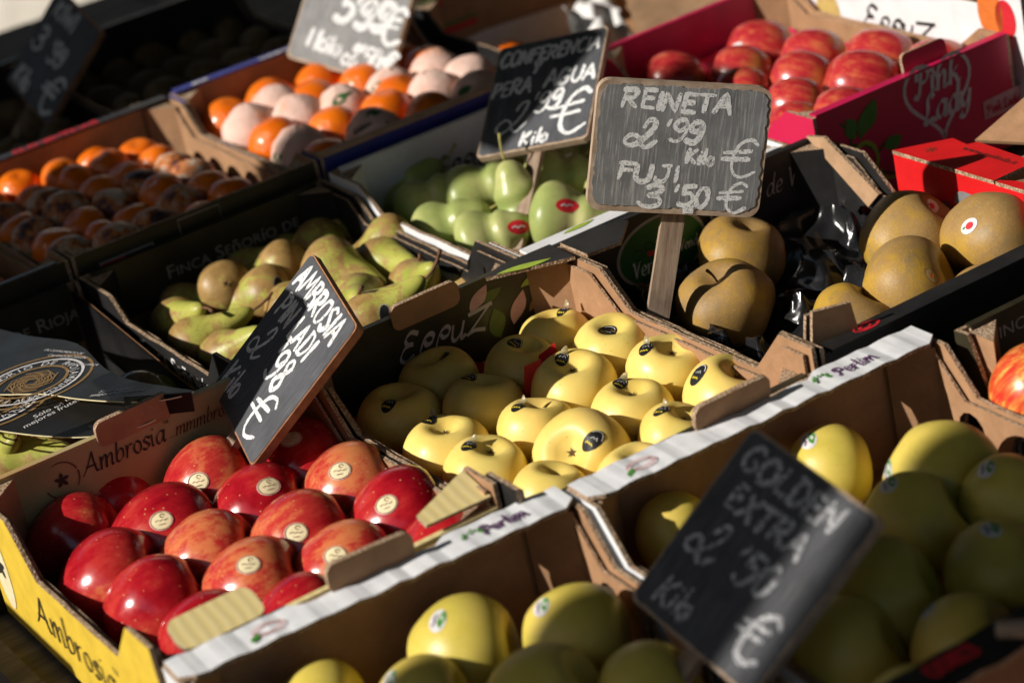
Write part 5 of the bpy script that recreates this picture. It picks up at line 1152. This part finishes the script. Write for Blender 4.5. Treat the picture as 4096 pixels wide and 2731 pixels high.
# white pulp tray under the oranges
def cup_tray(name, label, x0, x1, y0, y1, zt, depth, pitch, mat, cat='tray', n=60, group=None, jag=0.0):
    vs_ = []; fs_ = []; nx = n; ny = int(n * (y1 - y0) / (x1 - x0))
    for j in range(ny + 1):
        for i in range(nx + 1):
            x = x0 + (x1 - x0) * i / nx; y = y0 + (y1 - y0) * j / ny
            row = round((x - x0) / (pitch * .87)); cx = x0 + row * pitch * .87; oy = (row % 2) * pitch / 2
            cy = y0 + oy + round((y - y0 - oy) / pitch) * pitch
            d = min(1.0, math.hypot(x - cx, y - cy) / (pitch * .56))
            z = zt - depth * math.sqrt(max(0, 1 - d * d)) + jag * mnoise.noise(Vector((x * 60, y * 60, 2)))
            if i in (0, nx) or j in (0, ny): z = zt + jag * 1.5 * mnoise.noise(Vector((x * 150, y * 150, 7)))
            vs_.append((x, y, z))
    for j in range(ny):
        for i in range(nx):
            a = j * (nx + 1) + i; fs_.append((a, a + 1, a + nx + 2, a + nx + 1))
    o = MB().add(vs_, fs_).obj(name, M[mat], None, STALL, True); return tag(o, label, cat, group)
cup_tray('pulp_tray', 'white moulded paper tray under the wrapped oranges', .592, .890, .892, 1.268, .060, .045, .072, 'paper_white', n=48, jag=.004)
cup_tray('plastic_tray', 'shiny black moulded plastic tray under the russet apples', .624, .910, .030, .418, .052, .042, .095, 'black_plastic', n=90, jag=.004)
cup_tray('plastic_tray', 'red moulded tray under the pale yellow apples', .320, .588, .030, .418, .046, .036, .078, 'red_plastic', n=44, jag=.003)
cup_tray('plastic_tray', 'dark purple-red moulded tray under the pink-red apples', .952, 1.190, .470, .850, .075, .045, .080, 'magenta', n=40, jag=.003)
# crumpled cups of the black tray standing up between the russet apples
def crumple(u, v, z, w, h, seed):
    p = un(u, v, z=z); r = random.Random(seed); vs_ = []; n = 10
    ax = camaxis(1, 0, 0); up = Vector((0, 0, 1)); dp = ax.cross(up).normalized()
    for j in range(n + 1):
        for i in range(n + 1):
            a = (i / n - .5) * 2; b = j / n; q = Vector((a * 2.2, b * 2.5, seed))
            x = a * w * (1 - .35 * b) ; zz = b * h * (1 - .75 * a * a) + .003 * mnoise.noise(q * 1.2)
            yy = .020 * (1 - a * a) * (1 - b) + .004 * mnoise.noise(q * 1.2 + Vector((4, 0, 0))) + .0022 * sin(a * 16) * (1 - b)
            vs_.append(p + ax * x + up * zz + dp * yy)
    fs_ = [(j * (n + 1) + i, j * (n + 1) + i + 1, (j + 1) * (n + 1) + i + 1, (j + 1) * (n + 1) + i) for j in range(n) for i in range(n)]
    return MB().add(vs_, fs_)
tr = [o for o in bpy.data.objects if o.name.startswith('plastic_tray') and 'russet' in o['label']][0]
for a in ((1885, 650, .040, .034, .036, 3), (1965, 560, .045, .016, .034, 5), (1845, 730, .040, .018, .026, 8)):
    crumple(*a).obj('torn_cup', M['black_plastic'], tr, None, True)
for (u, v, r_) in ((1258, 838, .4), (1785, 878, .2), (1225, 868, .1)):
    p = un(u, v, z=.07)
    MB().plate([(-.012, -.02), (.012, -.02), (.010, .018), (-.006, .012)], p, camaxis(1, r_, .2), (0, 0, 1), .001).obj('tray_edge', M['red_plastic'], [o for o in bpy.data.objects if o.name.startswith('plastic_tray') and o['label'].startswith('red')][0])
# pink-red apples
for u, top, w, st in ((1547, 116, 150, None), (1745, 45, 165, (1690, 110)), (1700, 103, 150, None), (1705, 152, 140, None), (1867, 64, 160, None), (1839, 117, 158, None), (1825, 177, 150, None), (1828, 232, 140, None), (2017, 64, 178, None), (1977, 114, 186, None), (1938, 198, 170, None), (2160, 82, 175, None), (1640, 190, 150, None)):
    p, s_ = by_outline(u, top, w, .080, .48, .037); p.x = min(p.x, 1.165)
    F = fruit('pink', p, camaxis(.75, -.25, rf.uniform(-.1, .3)), 'pink_apple', 'pink-red apple with a small white sticker in the heart-printed crate' if st else 'pink-red apple in the heart-printed crate', 'apple', 'pink-red apples in the heart-printed crate', s_)
    if st: sticker(F, *st, .010, .0055, .3, ('i_white', 'i_pinkpale'), .15)
# kiwis far back in the shade
for kx, xs in (('k1', (.22, .50)), ('k2', (.60, .83))):
    for i in range(5):
        for j in range(5):
            p = Vector((xs[0] + (xs[1] - xs[0]) * i / 4 + rf.uniform(-.006, .006), 1.34 + .08 * j + rf.uniform(-.006, .006), .045 + rf.uniform(0, .01)))
            fruit('kiwi', p, (rf.uniform(-1, 1), rf.uniform(-1, 1), .2), 'kiwi', 'dark brown kiwi in the black crate behind the ' + ('mandarins' if kx == 'k1' else 'wrapped oranges'), 'kiwi', 'kiwis behind the ' + ('mandarins' if kx == 'k1' else 'oranges'), partname='skin')

# ------------------------------------------------------------------ chalk signs
rs = random.Random(21)
def sign(label, c, d, e1, e2, slate, edge, texts, stake, thick=.008, bare=.0, chalk_w=.0052, rad=.010, group=None, stake_off=0.0, chalk='chalk'):
    E1 = camvec(*e1, d); E2 = camvec(*e2, d); x = E1.normalized(); E2 = E2 - x * E2.dot(x); y = -E2.normalized(); n = x.cross(y)
    W_, H_ = E1.length, E2.length; ctr = un(*c, d=d)
    R = Matrix((x, y, n)).transposed()
    root = thing('price_sign', label, 'sign', ctr, R, group)
    bp = rounded(-W_ / 2, W_ / 2, -H_ / 2, H_ / 2, rad, 5)
    MB().plate(bp, (0, 0, 0), XA, YA, thick, (0, 0, 0)).obj('board', [M[edge]], root)
    # paint with a worn, uneven border
    pp = []
    for i, (a, b) in enumerate(rounded(-W_ / 2 + .0015 + bare * .5, W_ / 2 - .0015 - bare * .5, -H_ / 2 + .0015 + bare, H_ / 2 - .0015 - bare * .5, rad, 5)): pp.append((a, b))
    fine = []
    for i in range(len(pp)):
        a, b = pp[i], pp[(i + 1) % len(pp)]; m_ = max(1, int(math.hypot(b[0] - a[0], b[1] - a[1]) / .0035))
        for j in range(m_): fine.append((a[0] + (b[0] - a[0]) * j / m_ + rs.uniform(-1, 1) * (.0003 + bare * .22), a[1] + (b[1] - a[1]) * j / m_ + rs.uniform(-1, 1) * (.0003 + bare * .22)))
    paint = MB().plate(fine, (0, 0, .0007), XA, YA, .0006, (0, 0, 0)).obj('chalkboard_face', [M[slate]], root)
    for t in texts:
        tx, x0, y0, h, sx = t[:5]; rot = t[5] if len(t) > 5 else 0.0; wmul = t[6] if len(t) > 6 else 1.0
        st_, w_ = lay(tx, h * H_, (x0 - .5) * W_, (y0 - .5) * H_, G, .12, sx, .02, .05, rot, rs)
        strokes_obj('chalk_writing', st_, chalk_w * wmul, (0, 0, .0007), XA, YA, M[chalk], root, .00012, None, rs, None, True)
    if stake:
        sw, sl, sx0 = stake
        MB().box(-sw / 2, sw / 2, -sl, H_ * .25, -thick - .0075, -thick - .0003, mat=Matrix.Translation((sx0, -H_ / 2, 0)) @ Matrix.Rotation(stake_off, 4, 'Z')).obj('stake', M['stake'], root)
    return root
sign('worn grey chalk sign reading REINETA 2,99 and FUJI 3,50 on a pale stake', (1561, 343), 2.27, (402, 16, 60), (-48, 291, 95), 'slate_worn', 'ply',
     [('REINETA', .14, .80, .135, 1.45, -.02), ("2", .17, .50, .21, 1.25), ("'99", .40, .56, .165, 1.25), ('e', .74, .33, .29, 1.05, 0, .9), ('Kilo', .54, .40, .115, 1.15, -.02, .9), ('FUJI', .15, .245, .13, 1.75), ("3", .30, .045, .17, 1.5), ("'50", .49, .065, .15, 1.3), ('e', .74, .035, .235, 1.1, 0, .9), ('kil', .56, .012, .06, 1.2, .1, .8)],
     (.0215, .205, .004), .010, .004, .0044, .012, stake_off=-.045)
sign('black chalk sign reading AMBROSIA 2,98 leaning over the red apples', (649, 821), 2.20, (126, 176, -300), (-247, 312, 88), 'slate', 'ply_red',
     [('AMBROSIA', .05, .80, .160, .88, -.01), ('PIN LADI', .08, .60, .160, .88, -.01), ("2", .05, .32, .24, .88), ("'98", .40, .35, .21, .88), ('e', .52, .05, .29, .95, 0, 1.0), ('Kilo', .05, .07, .17, .85, .05)],
     (.016, .13, 0), .008, .0, .0044, .006)
sign('dark blurred chalk sign reading GOLDEN EXTRA standing among the golden apples', (1727, 1284), 1.74, (254, 196, -330), (-295, 402, 20), 'slate', 'ply',
     [('GOLDEN', .07, .81, .13, 1.3, .0), ('EXTRA', .14, .62, .13, 1.3, .0), ("2", .08, .34, .20, 1.05), ("'50", .42, .38, .17, 1.1), ('e', .66, .12, .24, .95), ('Kilo', .12, .07, .14, 1.05)],
     (.016, .14, 0), .008, .001, .0044, .007, chalk='chalk_faint')
sign('half-shaded chalk sign reading CONFERENCIA Y PERA AGUA 2,99 over the green pears', (1246, 212), 2.70, (250, -36, -150), (-66, 272, -150), 'slate', 'ply',
     [('CONFERENCIA', .04, .80, .125, .98), ('Y', .36, .69, .10, 1.1), ('PERA', .02, .53, .13, 1.0), ('AGUA', .50, .54, .14, 1.1), ("2", .12, .19, .25, 1.1), ("'99", .43, .32, .17, 1.0), ('e', .60, .10, .36, .95), ('Kilo', .38, .04, .12, 1.2)],
     (.016, .13, 0), .008, .001, .0042, .006)
sign('pale grey chalk sign reading 2 Kilos 5,99 above the wrapped oranges', (812, 28), 3.10, (240, 76, -120), (-92, 268, 10), 'slate_grey', 'ply',
     [('2', .16, .74, .17, 1.3), ('Kilos', .45, .74, .20, 1.2), ("5'99", .34, .40, .24, 1.05, 0, 1.5), ('e', .74, .32, .28, .9), ('1', .14, .14, .16, 1.2), ('kilo', .24, .12, .16, 1.05), ("2'50e", .52, .08, .17, .85)],
     (.019, .10, -.012), .010, .002, .0060, .008)
sign('unlit black chalk sign reading KIWI 3,99 in the deep shade', (122, 130), 3.30, (128, 124, -170), (-128, 212, 50), 'slate', 'ply_red',
     [('KIWI', .14, .78, .17, 1.2), ("3", .08, .42, .24, 1.1), ("'99", .40, .44, .20, 1.0), ('e', .58, .06, .34, 1.0), ('Kilo', .08, .06, .20, .9)],
     (.020, .15, 0), .008, .0, .0055, .006)

# ------------------------------------------------------------------ black display cards and the clear tray lying on the pears
def display_card(label, pts, z, tilt_dz, emblem, lines):
    pv = [un(u, v, z=z) for u, v in pts]; c = sum(pv, Vector()) / len(pv)
    n = Vector((tilt_dz[0], tilt_dz[1], 1)).normalized(); x = (XA - n * n.x).normalized(); y = n.cross(x)
    root = thing('display_card', label, 'card', c, Matrix((x, y, n)).transposed())
    hit = []
    for u, v in pts:
        r = ray(u, v); t = (c - CAM).dot(n) / r.dot(n); q = CAM + r * t - c; hit.append((q.dot(x), q.dot(y)))
    hit = ccw(smooth_line(hit + [hit[0]], 4)[:-1])
    MB().plate(hit, (0, 0, 0), XA, YA, .0012, (0, 1, 1)).obj('sheet', [M['black_gloss'], M['i_cream']], root)
    def pl(u, v):
        r = ray(u, v); t = (c - CAM).dot(n) / r.dot(n); q = CAM + r * t - c; return q.dot(x), q.dot(y)
    (eu, ev, er), = emblem if emblem else ((None, None, None),)
    if er:
        ex, ey = pl(eu, ev)
        strokes_obj('printed_ring', [ringpoly(ex, ey, er, er, 0), ], .0030, (0, 0, 0), XA, YA, M['i_white'], root, .0005, None, rp)
        strokes_obj('printed_ring', [ringpoly(ex, ey, er * 1.18, er * 1.18, 0), ringpoly(ex, ey, er * .70, er * .70, 0)], .0032, (0, 0, 0), XA, YA, M['i_gold'], root, .0004, None, rp)
        sw = [[(ex + er * .55 * (t_ / 20) * cos(t_ * .9 + k_), ey + er * .55 * (t_ / 20) * sin(t_ * .9 + k_)) for t_ in range(4, 20)] for k_ in (0, 1.57, 3.14, 4.7)]
        strokes_obj('printed_crest', sw, .0016, (0, 0, 0), XA, YA, M['i_gold'], root, .0005, None, rp)
        txt = 'FINCA SEÑORIO DE RIOJA'
        for i, ch in enumerate(txt):
            a = radians(215 - i * 11.8)
            type_on('printed_letter', ch, er * .24, (ex + er * .76 * cos(a), ey + er * .76 * sin(a), 0), (cos(a - pi / 2), sin(a - pi / 2), 0), (cos(a), sin(a), 0), M['i_white'], root, align='CENTER')
        for i, ch in enumerate('ALTA MONTAÑA'):
            a = radians(-128 + i * 7.6 + 0)
            type_on('printed_letter', ch, er * .20, (ex + er * .93 * cos(a), ey + er * .93 * sin(a), 0), (cos(a + pi / 2), sin(a + pi / 2), 0), (-cos(a), -sin(a), 0), M['i_white'], root, align='CENTER')
    for txt, u, v, u2, v2, sz in lines:
        a = Vector((*pl(u, v), 0)); b = Vector((*pl(u2, v2), 0)); ax = (b - a).normalized(); bx = Vector((-ax.y, ax.x, 0))
        type_on('printed_line', txt, sz, a, ax, bx, M['i_white'], root, shear=.2)
k = NT('black_gloss_card', (0.012, 0.011, 0.010), 0.4, 0.3); v = k.coord(); k.rough(k.ramp(k.noise(v, 30, 3), [(0.3, 0.36), (0.7, 0.5)])); M['black_gloss'] = k.m
display_card('lower black display card with white script lying on the pears', [(-60, 895), (60, 905), (170, 925), (330, 925), (365, 955), (300, 985), (200, 1002), (100, 1000), (0, 988), (-60, 975)], .122, (0, .0), [(-25, 925, .050)],
             [('Sólo en las', 80, 962, 200, 902, .0105), ('mejores fruterías', 56, 985, 200, 912, .0105), ('Sabor de antaño', 205, 985, 350, 920, .0085), ('Recolectado en su', 262, 985, 380, 928, .0085)])
display_card('upper black display card with a gold and white round emblem', [(-60, 740), (60, 770), (175, 788), (240, 845), (300, 872), (400, 890), (445, 898), (390, 915), (320, 922), (240, 920), (170, 914), (100, 904), (0, 905), (-60, 900)], .131, (0, .06), [(72, 878, .050)],
             [('Sólo en las', 225, 903, 330, 890, .008), ('mejores fruterías', 205, 912, 335, 896, .008), ('EN CUMPLIMIENTO DE', 100, 806, 190, 815, .0055), ('CALIDAD DE ORIGEN', 108, 818, 210, 826, .0055), ('SOLO DE CERCA', 150, 838, 250, 842, .0055)])
# folded dark card end and clear plastic punnet lid
a = un(285, 912, z=.142)
ax = (un(440, 900, z=.142) - a)
mb = MB().plate([(0, 0), (1, 0), (1, .020), (0, .022)], a, ax, (0, .25, -1), .0015, (0, 0, 0))
tag(mb.obj('card_strip', M['black_gloss'], None, STALL), 'narrow folded black card end resting on the cream printed wall', 'card')
vs_ = []; fs_ = []; n = 28
for j in range(n + 1):
    for i in range(n + 1):
        p = Vector((.150 + .10 * i / n, .50 + .16 * j / n, .068)); h = 0
        for cx, cy in ((.178, .545), (.178, .615), (.222, .54), (.222, .615)):
            d = math.hypot(p.x - cx, p.y - cy) / .026; h = max(h, math.sqrt(max(0, 1 - d * d)) * .022)
        vs_.append((p.x, p.y, p.z + h))
for j in range(n):
    for i in range(n): q = j * (n + 1) + i; fs_.append((q, q + 1, q + n + 2, q + n + 1))
tag(MB().add(vs_, fs_).obj('punnet', M['clear'], None, STALL, True), 'clear domed plastic punnet lying between the cards and the lettered black wall', 'punnet')
# torn white paper and a brown flap in the lined crate
def sheet(name, label, cat, pts, mat, amp, seed):
    pv = [Vector(p) for p in pts]; vs_ = []; n = 14
    for j in range(n + 1):
        for i in range(n + 1):
            a, b = i / n, j / n; p = pv[0].lerp(pv[1], a).lerp(pv[3].lerp(pv[2], a), b)
            edge = .012 * mnoise.noise(Vector((a * 9, b * 9, seed))) if i in (0, n) or j in (0, n) else 0
            vs_.append(p + Vector((edge, edge * .5, amp * mnoise.noise(Vector((a * 3, b * 3, seed + 4))))))
    fs_ = [(j * (n + 1) + i, j * (n + 1) + i + 1, (j + 1) * (n + 1) + i + 1, (j + 1) * (n + 1) + i) for j in range(n) for i in range(n)]
    return tag(MB().add(vs_, fs_).obj(name, M[mat], None, STALL, True), label, cat)
sheet('torn_paper', 'torn crumpled white paper hanging in the lined crate', 'paper', [un(1290, 15, y=1.20), un(1400, -20, y=1.20), un(1460, 100, y=1.05), un(1340, 110, y=1.05)], 'paper_white', .03, 3)
sheet('cardboard_flap', 'light brown cardboard flap behind the black rim', 'cardboard', [un(1425, -30, y=1.12), un(1640, -90, y=1.12), un(1700, 10, y=1.02), un(1470, 95, y=1.02)], 'kraft_light', .004, 6)
# added price sign out of view, its shadow falls on half the AMBROSIA sign
rt = Matrix((Vector((0, -1, 0)), Vector((.35, 0, .94)), Vector((-.94, 0, .35)))).transposed()
sg = thing('price_sign', 'added black chalk sign out of view, shading the AMBROSIA sign', 'sign', (-.075, .505, .365), rt)
MB().plate(rounded(-.078, .078, -.070, .070, .007), (0, 0, 0), XA, YA, .008, (0, 1, 1)).obj('board', [M['slate'], M['ply']], sg)
MB().box(-.008, .008, -.36, .03, -.016, -.0085).obj('stake', M['stake'], sg)
strokes_obj('chalk_writing', lay('PERA', .03, -.05, .02, G, .1, 1.1)[0] + lay("2'50e", .035, -.055, -.045, G, .1, .8)[0], .005, (0, 0, 0), XA, YA, M['chalk'], sg, .0006, None, rs)
